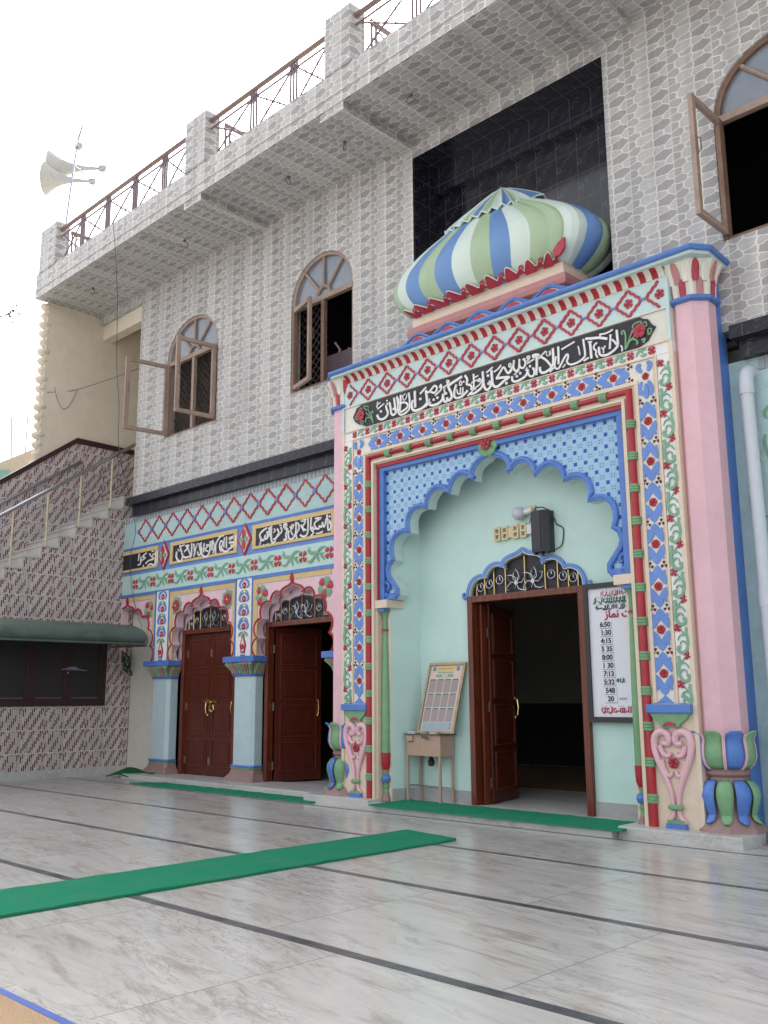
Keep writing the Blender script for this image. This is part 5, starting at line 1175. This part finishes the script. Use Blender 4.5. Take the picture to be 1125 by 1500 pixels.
# ================================================================ BALCONY RAILINGS
def railing(x0, x1, first, pitch, label, ends=(True, True)):
    R = empty('roof_railing', ((x0 + x1) / 2, 8.68, 10.8), label, 'railing', 'iron railings between the parapet pillars'); y = 8.68
    s = MB(); s.tube([(x0, y, 11.64), (x1, y, 11.64)], .045, 'rail_wood', 8); s.build('top_rail', R, True)
    s = MB(); s.box(x0, x1, y - .012, y + .012, 11.47, 11.50, 'iron'); s.box(x0, x1, y - .012, y + .012, 10.84, 10.865, 'iron'); s.build('flat_rail', R)
    x = first; prev = x0
    groups = []
    while x < x1 - .1: groups.append(x); x += pitch
    for gx_ in groups:
        s = MB()
        for o in (-.075, 0, .075): s.box(gx_ + o - .017, gx_ + o + .017, y - .012, y + .012, 10.8, 11.60, 'iron')
        s.prism([(gx_ - .13, 11.50), (gx_, 11.60), (gx_ + .13, 11.50), (gx_ + .06, 11.40), (gx_ - .06, 11.40)], y - .006, y + .006, 'iron'); s.build('bar_group', R)
    ed = [x0] + groups + [x1]
    for a, b in zip(ed[:-1], ed[1:]):
        a += .09; b -= .09
        if b - a < .3: continue
        s = MB()
        for p, q in (((a, 10.86), (b, 11.47)), ((a, 11.47), (b, 10.86))):
            s.tube([(p[0], y, p[1]), (q[0], y, q[1])], .018, 'iron', 5)
            for t in (.3, .5, .7): s.lathe(p[0] + (q[0] - p[0]) * t, y, [(.012, p[1] + (q[1] - p[1]) * t - .03), (.024, p[1] + (q[1] - p[1]) * t), (.012, p[1] + (q[1] - p[1]) * t + .03)], 'iron', 6)
        s.build('cross_bars', R)
    return R
railing(-18.44, -13.45, -17.48, 1.053, 'long iron railing with crossed bars at the far left end of the parapet')
railing(-12.82, -9.66, -11.59, 1.05, 'iron railing with crossed bars between the two middle parapet pillars')
railing(-9.08, -5.9, -7.85, 1.05, 'iron railing partly cut by the top of the photo above the dome')
def scroll_panel(x, label, y0=8.9, y1=9.75):
    R = empty('railing_return', (x, y0, 10.8), label, 'railing', 'scrolled railing panels just behind the parapet pillars')
    s = MB(); s.box(x - .02, x + .02, y0, y1, 10.82, 10.86, 'iron'); s.box(x - .02, x + .02, y0, y1, 11.58, 11.66, 'rail_wood')
    for y in (y0 + .03, y0 + .12, y1 - .03): s.box(x - .015, x + .015, y - .015, y + .015, 10.8, 11.6, 'iron')
    s.build('frame', R); s = MB()
    for cy, cz, r in ((y0 + .42, 11.22, .25), (y0 + .42, 11.22, .10), (y0 + .68, 11.40, .12), (y0 + .2, 11.0, .1), (y0 + .68, 11.0, .12), (y0 + .2, 11.43, .09)):
        s.tube([(x, cy + r * math.cos(2 * PI * i / 16), cz + r * math.sin(2 * PI * i / 16)) for i in range(16)], .016, 'post_cream' if r > .2 else 'iron', 5, closed=True)
    for i in range(8): a = 2 * PI * i / 8; s.tube([(x, y0 + .42 + .1 * math.cos(a), 11.22 + .1 * math.sin(a)), (x, y0 + .42 + .25 * math.cos(a), 11.22 + .25 * math.sin(a))], .011, 'iron', 4)
    s.build('scrollwork', R)
scroll_panel(-18.40, 'scrolled iron panel behind the corner pillar at the far left of the roof', 8.87, 10.1)
scroll_panel(-12.74, 'scrolled iron panel behind the second parapet pillar from the left'); scroll_panel(-9.0, 'scrolled iron panel behind the parapet pillar nearest the top of the photo')

# ================================================================ HORN LOUDSPEAKERS on their mast
MX, MY = -19.35, 9.35
s = MB(); s.tube([(-19.16, 9.12, 10.5), (-19.2, 9.12, 12.27), (-19.30, 9.25, 13.6), (-19.22, 9.3, 14.5), (-19.05, 9.3, 14.75)], .026, 'steel', 6); s.tube([(-19.06, 9.3, 14.7), (-18.9, 9.3, 15.3), (-18.72, 9.3, 15.7)], .010, 'steel', 4); s.tube([(-19.2, 9.3, 14.45), (-19.05, 9.3, 14.72)], .012, 'steel', 4)
s.tube([(-19.32, 9.25, 13.85), (-19.75, 9.85, 13.95)], .02, 'steel', 5); s.box(-19.32, -19.14, 9.25, 9.38, 14.25, 14.36, 'steel')
tag(s.build('speaker_mast'), 'thin leaning metal mast on the roof that carries the two horn loudspeakers', 'mast')
def horn(loc, rz_, ry, label, sc=1.0):
    R = empty('horn_loudspeaker', loc, label, 'loudspeaker', 'horn loudspeakers on the roof mast')
    pr = [(.62, 0), (.63, .02), (.50, .16), (.36, .34), (.24, .56), (.15, .82), (.09, 1.15), (.055, 1.6), (.045, 1.72)]
    def mk(prof, m, nm, n=28):
        s = MB(); vs = []; ca, sa = math.cos(rz_), math.sin(rz_)
        for r, d in prof:
            for j in range(n):
                a = 2 * PI * j / n; lx, ly, lz = d, r * math.cos(a), r * math.sin(a); x = lx * math.cos(ry) + lz * math.sin(ry); z = -lx * math.sin(ry) + lz * math.cos(ry)
                vs.append((loc[0] + (x * ca - ly * sa) * sc, loc[1] + (x * sa + ly * ca) * sc, loc[2] + z * sc))
        s.add(vs, [(i * n + j, i * n + (j + 1) % n, (i + 1) * n + (j + 1) % n, (i + 1) * n + j) for i in range(len(prof) - 1) for j in range(n)], m)
        o = s.build(nm, R, True); return o
    mk(pr, 'horn', 'bell').modifiers.new('t', 'SOLIDIFY').thickness = .015
    mk([(.0, 1.66), (.10, 1.68), (.13, 1.74), (.13, 1.90), (.09, 1.96), (.0, 1.97)], 'steel', 'driver', 14); mk([(.03, .1), (.07, .35), (.09, .5), (.0, .52)], 'horn', 'inner_cone', 12)
horn((-20.55, 9.3, 14.30), math.radians(45), math.radians(1), 'upper grey horn loudspeaker on the leaning mast at the top left', .69)
horn((-20.42, 9.1, 13.88), math.radians(46), math.radians(4), 'lower grey horn loudspeaker on the leaning mast at the top left', .63)

# ================================================================ THINGS IN THE NICHE
W = empty('wall_loudspeaker', (-7.05, 10.1, 3.6), 'black column loudspeaker fixed to the niche wall above the fanlight of the main door', 'loudspeaker')
s = MB(); s.prism([(-7.17, 10.02), (-7.00, 10.0), (-6.93, 10.08), (-6.93, 10.2), (-7.17, 10.2)], 3.34, 3.885, 'speaker_side', ax='z'); s.build('cabinet', W, bevel=.008)
s = MB(); s.prism([(-7.165, 10.01), (-7.01, 9.99), (-7.01, 10.0), (-7.165, 10.02)], 3.36, 3.865, 'speaker_black', ax='z'); s.build('grille', W)
s = MB()
for x in (-7.14, -7.04, -6.96): s.box(x - .012, x + .012, 10.03, 10.1, 3.31, 3.34, 'speaker_black')
s.tube([(-7.14, 10.05, 3.885), (-7.10, 10.04, 3.93), (-7.0, 10.04, 3.925), (-6.93, 10.1, 3.88)], .009, 'speaker_black', 5); s.build('bracket', W)
s = MB(); s.tube(smooth([(-6.95, 10.12, 3.88), (-6.91, 10.17, 3.78), (-6.88, 10.18, 3.70), (-6.79, 10.185, 3.64), (-6.79, 10.185, 3.52), (-6.82, 10.18, 3.41), (-6.90, 10.15, 3.36)], 3), .008, 'speaker_black', 5); s.build('cable', W)
L_ = empty('light_bulb', (-7.3, 10.15, 3.92), 'unlit white bulb in a side holder left of the black wall loudspeaker', 'light bulb')
s = MB(); s.box(-7.31, -7.20, 10.17, 10.2, 3.86, 4.0, 'plastic_cream'); s.tube([(-7.22, 10.13, 3.93), (-7.33, 10.12, 3.915)], .042, 'plastic_white', 10); s.build('holder', L_)
s = MB(); d = Vector((-1, -.08, -.06)).normalized(); p0 = Vector((-7.33, 10.12, 3.915)); s.tube([p0 + d * t for t in (0, .02, .05, .09, .13, .165, .185, .192)], [.032, .055, .08, .09, .088, .066, .035, .008], 'bulb', 16); s.build('globe', L_, True)
K = empty('digital_clock_frame', (-7.6, 10.18, 3.66), 'cream seven segment clock frame reading four blank eights left of the loudspeaker', 'clock')
s = MB()
for i, x in enumerate((-7.84, -7.71, -7.53, -7.40)):
    z0, z1 = 3.585, 3.775; xa, xb = x - .055, x + .055; th = .028; y0, y1 = 10.15, 10.2
    s.box(xa, xa + th, y0, y1, z0 + .01, z1 - .01, 'plastic_cream'); s.box(xb - th, xb, y0, y1, z0 + .01, z1 - .01, 'plastic_cream')
    for z in (z0, (z0 + z1) / 2 - th / 2, z1 - th): s.box(xa + .01, xb - .01, y0 - .002, y1, z, z + th, 'plastic_cream')
s.box(-7.655, -7.585, 10.16, 10.2, 3.61, 3.75, 'plastic_cream'); s.build('digits', K, bevel=.004)
s = MB(); s.box(-7.33, -7.25, 10.14, 10.2, 3.62, 3.75, 'plastic_white'); s.tube([(-7.29, 10.15, 3.75), (-7.27, 10.17, 3.86)], .006, 'speaker_black', 4); s.build('power_box', K)
# prayer time board
Q = empty('prayer_time_board', (-6.1, 10.12, 2.0), 'white prayer time board in a black frame half hidden behind the right green colonette', 'notice board')
bx0, bx1, bz0, bz1 = -6.475, -5.45, 1.185, 2.865
s = MB(); y0 = 10.10
s.box(bx0, bx0 + .05, y0, 10.19, bz0, bz1, 'board_frame'); s.box(bx1 - .05, bx1, y0, 10.19, bz0, bz1, 'board_frame'); s.box(bx0 + .05, bx1 - .05, y0, 10.19, bz0, bz0 + .065, 'board_frame'); s.box(bx0 + .05, bx1 - .05, y0, 10.19, bz1 - .065, bz1, 'board_frame'); s.build('frame', Q)
s = MB(); s.box(bx0 + .05, bx1 - .05, y0 + .03, 10.18, bz0 + .065, bz1 - .065, 'board_white'); pn = s.build('board', Q)
yt = y0 + .028
for i, (t, dx_) in enumerate((('6:50', 0), ('1:30', .01), ('4:15', .005), ('5 35', .015), ('8:00', .015), ('1 30', .02), ('7:13', .03), ('5:32', .03), ('548', .045), ('20', .05))):
    z = 2.352 - i * .0990; x = -6.20 + dx_ * .6
    s = MB(); s.box(x - .085, x + .085, yt - .006, yt, z - .040, z + .040, 'board_white'); s.box(x - .085, x + .088, yt - .005, yt, z - .046, z - .041, 'fringe')
    vs, fs = text_mesh(t, x, z, .085, yt - .008, None, bold=.0022, th=.002); s.add(vs, fs, 'text_black'); s.build('number_plate', pn)
s = MB()
def arab(t, x, z, h, m, b=.0015):
    vs, fs = text_mesh(t, x, z, h, yt - .004, None, bold=b, th=.003, align='LEFT'); s.add(vs, fs, m)
arab('\ufeaf\ufe8e\ufee4\ufee7 \ufe95\ufe8e\ufed7\ufeed\ufe8d', -6.20, 2.475, .13, 'text_red', .003)
random.seed(11)
def squiggle(x0, x1, z, h, m, wd):
    x = x0
    while x < x1:
        k = random.random(); w_ = random.uniform(.020, .040)
        if k < .35: s.stroke([(x, z - h * .2), (x + w_ * .5, z - h * .45), (x + w_, z + h * .1), (x + w_, z + h * .5)], wd, yt, .004, m)
        elif k < .6: s.stroke([(x + w_ * .4, z + h * .55), (x + w_ * .3, z - h * .3)], wd, yt, .004, m)
        elif k < .85: s.stroke([(x + w_, z + h * .2), (x + w_ * .4, z + h * .35), (x + w_ * .1, z), (x + w_ * .7, z - h * .25), (x + w_ * 1.2, z - h * .15)], wd, yt, .004, m)
        else: s.stroke([(x, z), (x + w_, z - h * .1)], wd, yt, .004, m)
        if random.random() < .6: s.box(x + w_ * .4, x + w_ * .4 + wd, yt - .005, yt, z + h * .55, z + h * .55 + wd, m)
        x += w_ * .85
squiggle(-6.25, -5.9, 2.725, .06, 'text_red', .007); squiggle(-6.35, -5.9, 2.645, .075, 'text_green', .008); squiggle(-6.32, -5.9, 2.56, .065, 'text_black', .007); squiggle(-6.31, -5.9, 1.325, .085, 'text_red', .009)
squiggle(-6.08, -5.98, 1.675, .05, 'text_green', .007); s.box(-6.06, -5.96, yt - .003, yt, 1.455, 1.475, 'fringe'); s.build('board_lettering', pn)
# donation desk
T = empty('collection_desk', (-9.0, 10.0, .08), 'pinkish brown metal collection box on four thin legs left of the main door', 'desk')
tx0, tx1, ty0, ty1 = -9.33, -8.70, 9.88, 10.17
s = MB(); s.box(tx0, tx1, ty0, ty1, .70, .985, 'desk'); s.build('box', T, bevel=.006)
s = MB(); s.box(tx0 - .03, tx1 + .03, ty0 - .03, ty1 + .02, .985, 1.0, 'desk_top'); s.build('lid', T)
for x, y in ((tx0 + .015, ty0 + .012), (tx1 - .02, ty0 + .012), (tx0 + .015, ty1 - .02), (tx1 - .02, ty1 - .02)):
    s = MB(); s.box(x - .017, x + .017, y - .015, y + .015, .078, .70, 'desk'); s.build('leg', T)
s = MB()
for z, y in ((.30, ty0 + .01), (.28, ty1 - .02)): s.tube([(tx0, y, z), (tx1, y, z - .01)], .005, 'iron', 4)
s.tube([(tx0 + .01, ty0, .30), (tx0 + .01, ty1, .29)], .005, 'iron', 4); s.build('stay_wire', T)
s = MB(); s.box(-9.30, -9.19, ty0 - .03, ty0, .90, .97, 'desk'); s.box(-9.28, -9.2, ty0 - .032, ty0 - .03, .893, .90, 'hole'); s.box(-9.04, -8.93, ty0 - .015, ty0, .945, .965, 'desk_top'); s.tube([(-8.98, ty0 - .02, .95), (-8.93, ty0 - .03, .93), (-8.90, ty0 - .02, .95)], .010, 'iron', 6); s.build('hasp', T)
s = MB(); s.lathe(-9.02, 10.05, [(.03, .56), (.045, .58), (.05, .62), (.03, .66), (.012, .70)], 'board_frame', 10); s.build('padlock', T)
# framed calendar leaning against the wall
Fm = empty('framed_calendar', (-8.85, 10.02, 1.0), 'gold framed wall calendar of twelve grey tables leaning on the collection desk', 'framed calendar')
fc = Vector((-8.87, 9.985, 1.002)); ang = math.radians(9); e1 = Vector((1, 0, 0)); e2 = Vector((.115, .165, .965)).normalized(); e1 = Vector((1, .12, 0)).normalized(); nrm = e1.cross(e2).normalized(); 
FWd, FH = .62, .985
def fq(a, b, o): return fc + e1 * (a * FWd) + e2 * (b * FH) - nrm * o * -1
def fbox(s, a0, a1, b0, b1, o0, o1, m):
    vs = [fq(a, b, o) for a in (a0, a1) for b in (b0, b1) for o in (o0, o1)]
    s.add(vs, [(0, 1, 3, 2), (4, 6, 7, 5), (0, 4, 5, 1), (2, 3, 7, 6), (0, 2, 6, 4), (1, 5, 7, 3)], m)
s = MB(); fbox(s, -.5, -.455, 0, 1, 0, .03, 'gold'); fbox(s, .445, .5, 0, 1, 0, .03, 'gold'); fbox(s, -.455, .445, 0, .035, 0, .03, 'gold'); fbox(s, -.455, .445, .965, 1, 0, .03, 'gold'); fbox(s, -.46, -.452, .03, .97, .03, .034, 'paper'); s.build('frame', Fm, bevel=.004)
s = MB(); fbox(s, -.455, .445, .035, .965, .002, .012, 'paper'); sh = s.build('calendar_sheet', Fm)
s = MB(); fbox(s, -.40, .39, .045, .155, .012, .0135, 'paper_blue')
for r in range(3):
    for c_ in range(4):
        a = -.405 + c_ * .2; b = .165 + (2 - r) * .205; fbox(s, a, a + .18, b, b + .175, .012, .0135, 'paper_pink'); fbox(s, a + .015, a + .165, b + .176, b + .19, .012, .0145, 'text_green')
        for q in range(7): fbox(s, a + .012, a + .17, b + .012 + q * .023, b + .015 + q * .023, .0135, .0140, 'fringe')
fbox(s, -.41, .40, .88, .955, .012, .0135, 'yellow'); fbox(s, -.26, .20, .795, .835, .012, .0135, 'green_soft'); fbox(s, -.10, .05, .80, .83, .0135, .0145, 'paper')
for a in (-.33, .31):
    ring_ = [fq(a + .058 * math.cos(2 * PI * i / 12), .825 + .036 * math.sin(2 * PI * i / 12), .0138) for i in range(12)]; s.add(ring_, [tuple(range(12))], 'pink')
    fbox(s, a - .04, a + .04, .885, .95, .0136, .0146, 'blue_soft'); fbox(s, a - .012, a + .012, .89, .915, .0147, .0152, 'text_black')
for z in (.07, .12): fbox(s, .33, .36, z, z + .018, .0136, .0146, 'rose_red')
for q in range(30):
    b = .05 + q * .031; fbox(s, -.445, -.43, b, b + .018, .012, .0135, 'text_green'); fbox(s, .42, .435, b, b + .018, .012, .0135, 'blue_soft')
for q in range(18): a = -.42 + q * .047; fbox(s, a, a + .028, .957, .963, .012, .0135, 'text_green')
for q in range(14): a = -.22 + q * .029; fbox(s, a, a + .018, .905 + .006 * (q % 3), .925, .0136, .0142, 'mauve'); fbox(s, a, a + .016, .855, .865 + .004 * (q % 2), .0136, .0142, 'text_green')
s.build('printed_tables', sh)
for i, (x, y, w_, d_, m, lb) in enumerate(((-9.24, 9.93, .14, .10, 'plastic_white', 'small pile of pale papers on the left corner of the collection desk'), (-9.0, 9.90, .12, .06, 'mauve', 'thin maroon booklet lying below the framed calendar'), (-8.84, 9.90, .13, .05, 'paper', 'folded buff paper at the right end of the desk top'))):
    s = MB()
    for k in range(3): s.box(x - w_ / 2 + .006 * k, x + w_ / 2 - .004 * k, y - d_ / 2 + .004 * k, y + d_ / 2, 1.0005 + k * .009, 1.008 + k * .009, m if k != 1 else 'paper_blue')
    tag(s.build('paper_stack'), lb, 'papers', 'papers on the collection desk')

# ================================================================ MATS
def mat(name, pts, z0, th, m, label, grp=None, cat='mat', sub=18, wav=.007):
    """a mat with a slightly uneven pile and edge; pts = four corners in order"""
    (ax, ay), (bx, by), (cx, cy), (dx, dy) = pts; n = sub; vs = []; s = MB(); ran = random.Random(len(label))
    for i in range(n + 1):
        for j in range(7):
            t, q = i / n, j / 6; x = (ax * (1 - t) + bx * t) * (1 - q) + (dx * (1 - t) + cx * t) * q; y = (ay * (1 - t) + by * t) * (1 - q) + (dy * (1 - t) + cy * t) * q
            jx = ran.uniform(-wav, wav); vs.append((x + jx, y + ran.uniform(-wav, wav), z0 + th + ran.uniform(0, .003) + .006 * max(0, math.sin(i * 1.7 + j * .3)) ** 4))
    N = len(vs); vs2 = vs + [(v[0], v[1], z0) for v in vs]
    fs = [(i * 7 + j, i * 7 + j + 1, (i + 1) * 7 + j + 1, (i + 1) * 7 + j) for i in range(n) for j in range(6)]
    for i in range(n): fs += [(i * 7, (i + 1) * 7, N + (i + 1) * 7, N + i * 7), (i * 7 + 6, (i + 1) * 7 + 6, N + (i + 1) * 7 + 6, N + i * 7 + 6)]
    for j in range(6): fs += [(j, j + 1, N + j + 1, N + j), (n * 7 + j, n * 7 + j + 1, N + n * 7 + j + 1, N + n * 7 + j)]
    s.add(vs2, fs, m); o = s.build(name); return tag(o, label, cat, grp)
mat('green_mat', [(-6.84, -2.0), (-6.82, 7.98), (-7.70, 8.17), (-7.74, -2.0)], .0045, .016, 'turf', 'long green runner crossing the marble courtyard towards the gateway', 'green mats', sub=60)
mat('green_mat', [(-9.36, 9.16), (-5.56, 9.20), (-5.74, 9.93), (-9.36, 9.98)], .0785, .016, 'turf', 'green mat lying along the threshold of the main door', 'green mats', sub=30)
mat('green_mat', [(-15.62, 9.27), (-10.70, 9.30), (-10.62, 9.675), (-15.05, 9.675)], .0045, .020, 'turf', 'green mat lying in front of the two arcade doors', 'green mats', sub=36)
s = MB(); vs = []
for i in range(13):
    for j in range(6):
        t, q = i / 12, j / 5; vs.append((-17.05 + .95 * t, 9.62 + .45 * q + .1 * t, .075 + .035 * math.sin(t * 5 + q) - .05 * (1 - q) * (1 - t) + .06 * q))
s.add(vs, [(i * 6 + j, i * 6 + j + 1, (i + 1) * 6 + j + 1, (i + 1) * 6 + j) for i in range(12) for j in range(5)], 'turf_dark'); o = s.build('green_mat', None, True); o.modifiers.new('t', 'SOLIDIFY').thickness = .018; tag(o, 'small rumpled dark green mat in the corner between stair wall and arcade', 'mat', 'green mats')
SM = empty('straw_mat', (-6, 1.5, 0), 'woven straw mat with a blue edge at the bottom left corner', 'mat')
s = MB(); s.box(-6.6, -3.9, -1, 2.33, .0045, .014, 'straw'); s.build('woven_sheet', SM); s = MB(); s.box(-6.6, -3.9, 2.33, 2.375, .0045, .016, 'blue_deep'); s.build('border_tape', SM)

# ================================================================ PIPE, WIRES, HOOKS, BOX
D_P = empty('drain_pipe', (-4.2, 10.08, 0), 'thick white plastic drain pipe down the teal wall right of the gateway', 'pipe')
s = MB(); s.tube([(-4.14, 10.05, .02), (-4.19, 10.05, 4.85)], .072, 'pipe', 20); s.build('pipe', D_P, True)
s = MB(); s.tube([(-4.19, 10.05, 4.80), (-4.19, 10.05, 4.96), (-4.188, 10.065, 5.03), (-4.185, 10.10, 5.07), (-4.185, 10.16, 5.09), (-4.185, 10.2, 5.09)], .082, 'pipe', 20); s.tube([(-4.165, 10.05, 2.42), (-4.168, 10.05, 2.62)], .080, 'pipe', 20); s.build('pipe_socket', D_P, True)
s = MB(); s.tube(smooth([(-15.93, 8.53, 11.35), (-15.90, 8.53, 10.72), (-15.82, 8.55, 10.20), (-15.9, 8.7, 9.2), (-16.35, 9.0, 8.1), (-16.35, 9.1, 7.2), (-16.15, 9.05, 6.2), (-16.9, 9.9, 5.0), (-17.4, 10.12, 4.4), (-17.3, 10.15, 3.6), (-16.9, 10.16, 2.9)], 6), .0065, 'cable', 5); tag(s.build('hanging_cable'), 'thin dark green cable dropping from the parapet past the first window', 'cable')
s = MB(); s.tube(smooth([(-19.24, 8.95, 8.15), (-19.2, 9.6, 8.35), (-18.5, 10.4, 8.75), (-17.7, 11.0, 9.1)], 5), .007, 'iron', 4); s.tube(smooth([(-19.22, 9.65, 8.37), (-19.22, 9.5, 8.0), (-19.22, 9.35, 7.85), (-19.22, 9.2, 8.0), (-19.22, 9.1, 8.3)], 4), .006, 'iron', 4); tag(s.build('wire'), 'thin slack wire strung across the cream end wall above the stairs', 'wire')
EB = empty('fuse_board', (-19.6, 12.3, 8.5), 'dark wooden fuse board on the recessed cream wall behind the left window sash', 'fuse board')
s = MB(); s.box(-20.6 + .0, -19.5 + .0, 11.6, 11.7, 8.25, 8.9, 'wood_old') if False else s.box(-18.75 - .6, -18.3, 12.32, 12.4, 8.55, 9.3, 'wood_old'); s.build('board', EB)
s = MB(); s.box(-18.95, -18.7, 12.26, 12.32, 8.95, 9.15, 'plastic_cream'); s.box(-19.0, -18.6, 12.30, 12.4, 8.2, 8.45, 'plastic_cream'); s.build('switches', EB)
for i, (x, y, lb) in enumerate(((-17.9, 9.2, 'wire hook under the balcony at its far left end'), (-14.65, 9.38, 'wire hook under the balcony above the first window'), (-11.46, 9.34, 'wire hook under the balcony above the second window'), (-10.03, 9.33, 'wire hook under the balcony just left of the second drop beam'), (-8.46, 9.2, 'wire hook under the balcony in front of the black recess'))):
    s = MB(); a = i * .9; s.lathe(x, y, [(.028, 10.225), (.03, 10.252)], 'iron', 8); s.tube([(x + r * math.cos(a), y + r * math.sin(a), 10.23 - z) for r, z in ((0, 0), (.05, .03), (.075, .08), (.03, .12), (-.04, .11), (-.07, .06))], .008, 'iron', 5); tag(s.build('ceiling_hook'), lb, 'hook', 'wire hooks under the balcony')

# ================================================================ NEIGHBOUR AND TREE AT THE LEFT EDGE
NB = empty('neighbouring_building', (-23, 10, 0), 'low pale neighbouring building with a teal edge seen over the stair parapet', 'building')
s = MB(); s.prism([(7.0, 0), (7.0, 6.35), (8.6, 6.75), (9.6, 7.35), (13, 8.0), (13, 0)], -26, -21.2, 'neighbour', ax='x'); s.build('wall', NB); s = MB(); s.prism([(6.0, 0), (6.0, 6.0), (9.0, 6.72), (9.0, 0)], -21.2, -21.0, 'neighbour_teal', ax='x'); s.build('painted_edge', NB)
for i, (y, z, dy, dz) in enumerate(((8.75, 6.75, -.50, .95), (9.0, 6.9, -.25, 1.0), (9.3, 7.1, -.10, 1.05), (9.6, 7.3, .0, 1.0))):
    s = MB(); s.tube([(-21.6, y, z - .2), (-21.6, y + dy, z + dz)], .016, 'iron', 4); tag(s.build('reinforcing_bar'), None)
    o = bpy.context.scene.objects[-1] if False else None
for o in [o for o in C.objects if o.name.startswith('reinforcing_bar')]:
    o.parent = NB; o.location = -NB.location
TR = empty('tree', (-33, 9.5, 0), 'leafy tree whose twig tip shows against the white sky at the left edge', 'tree')
random.seed(5); s = MB(); s.tube([(-33, 9.5, 0), (-32.9, 9.6, 6), (-32.8, 9.5, 10), (-32.6, 9.4, 14)], [.3, .24, .18, .08], 'bark', 8)
tips = []
for k in range(7):
    a = 2 * PI * k / 7; p = [(-32.8, 9.5, 9 + k * .5), (-32.8 + 1.2 * math.cos(a), 9.5 + 1.2 * math.sin(a), 10.4 + k * .5), (-32.8 + 2.1 * math.cos(a), 9.5 + 2.1 * math.sin(a), 11 + k * .5)]; s.tube(p, [.08, .05, .02], 'bark', 5); tips.append(p[-1])
TIP = (-29.4, 12.35, 14.15)
s.tube([(-32.7, 9.5, 11), (-31.3, 10.8, 13), (-30.2, 11.8, 13.9), TIP], [.08, .05, .03, .01], 'bark', 5); s.build('trunk', TR)
s = MB()
def leaf(p, r):
    a, b = random.uniform(0, 6.3), random.uniform(-.6, .6); u = Vector((math.cos(a), math.sin(a), b)).normalized(); v = u.cross(Vector((random.random(), random.random(), 1))).normalized()
    p = Vector(p); s.add([p, p + u * r * .5 + v * r * .28, p + u * r, p + u * r * .5 - v * r * .28], [(0, 1, 2, 3)], 'leaf')
for t in tips:
    for k in range(90): leaf([t[i] + random.gauss(0, .5) for i in range(3)], random.uniform(.15, .3))
for k in range(26): leaf([TIP[0] + random.gauss(-.1, .22), TIP[1] + random.gauss(0, .2), TIP[2] + random.gauss(0, .20)], random.uniform(.12, .26))
s.build('crown', TR)
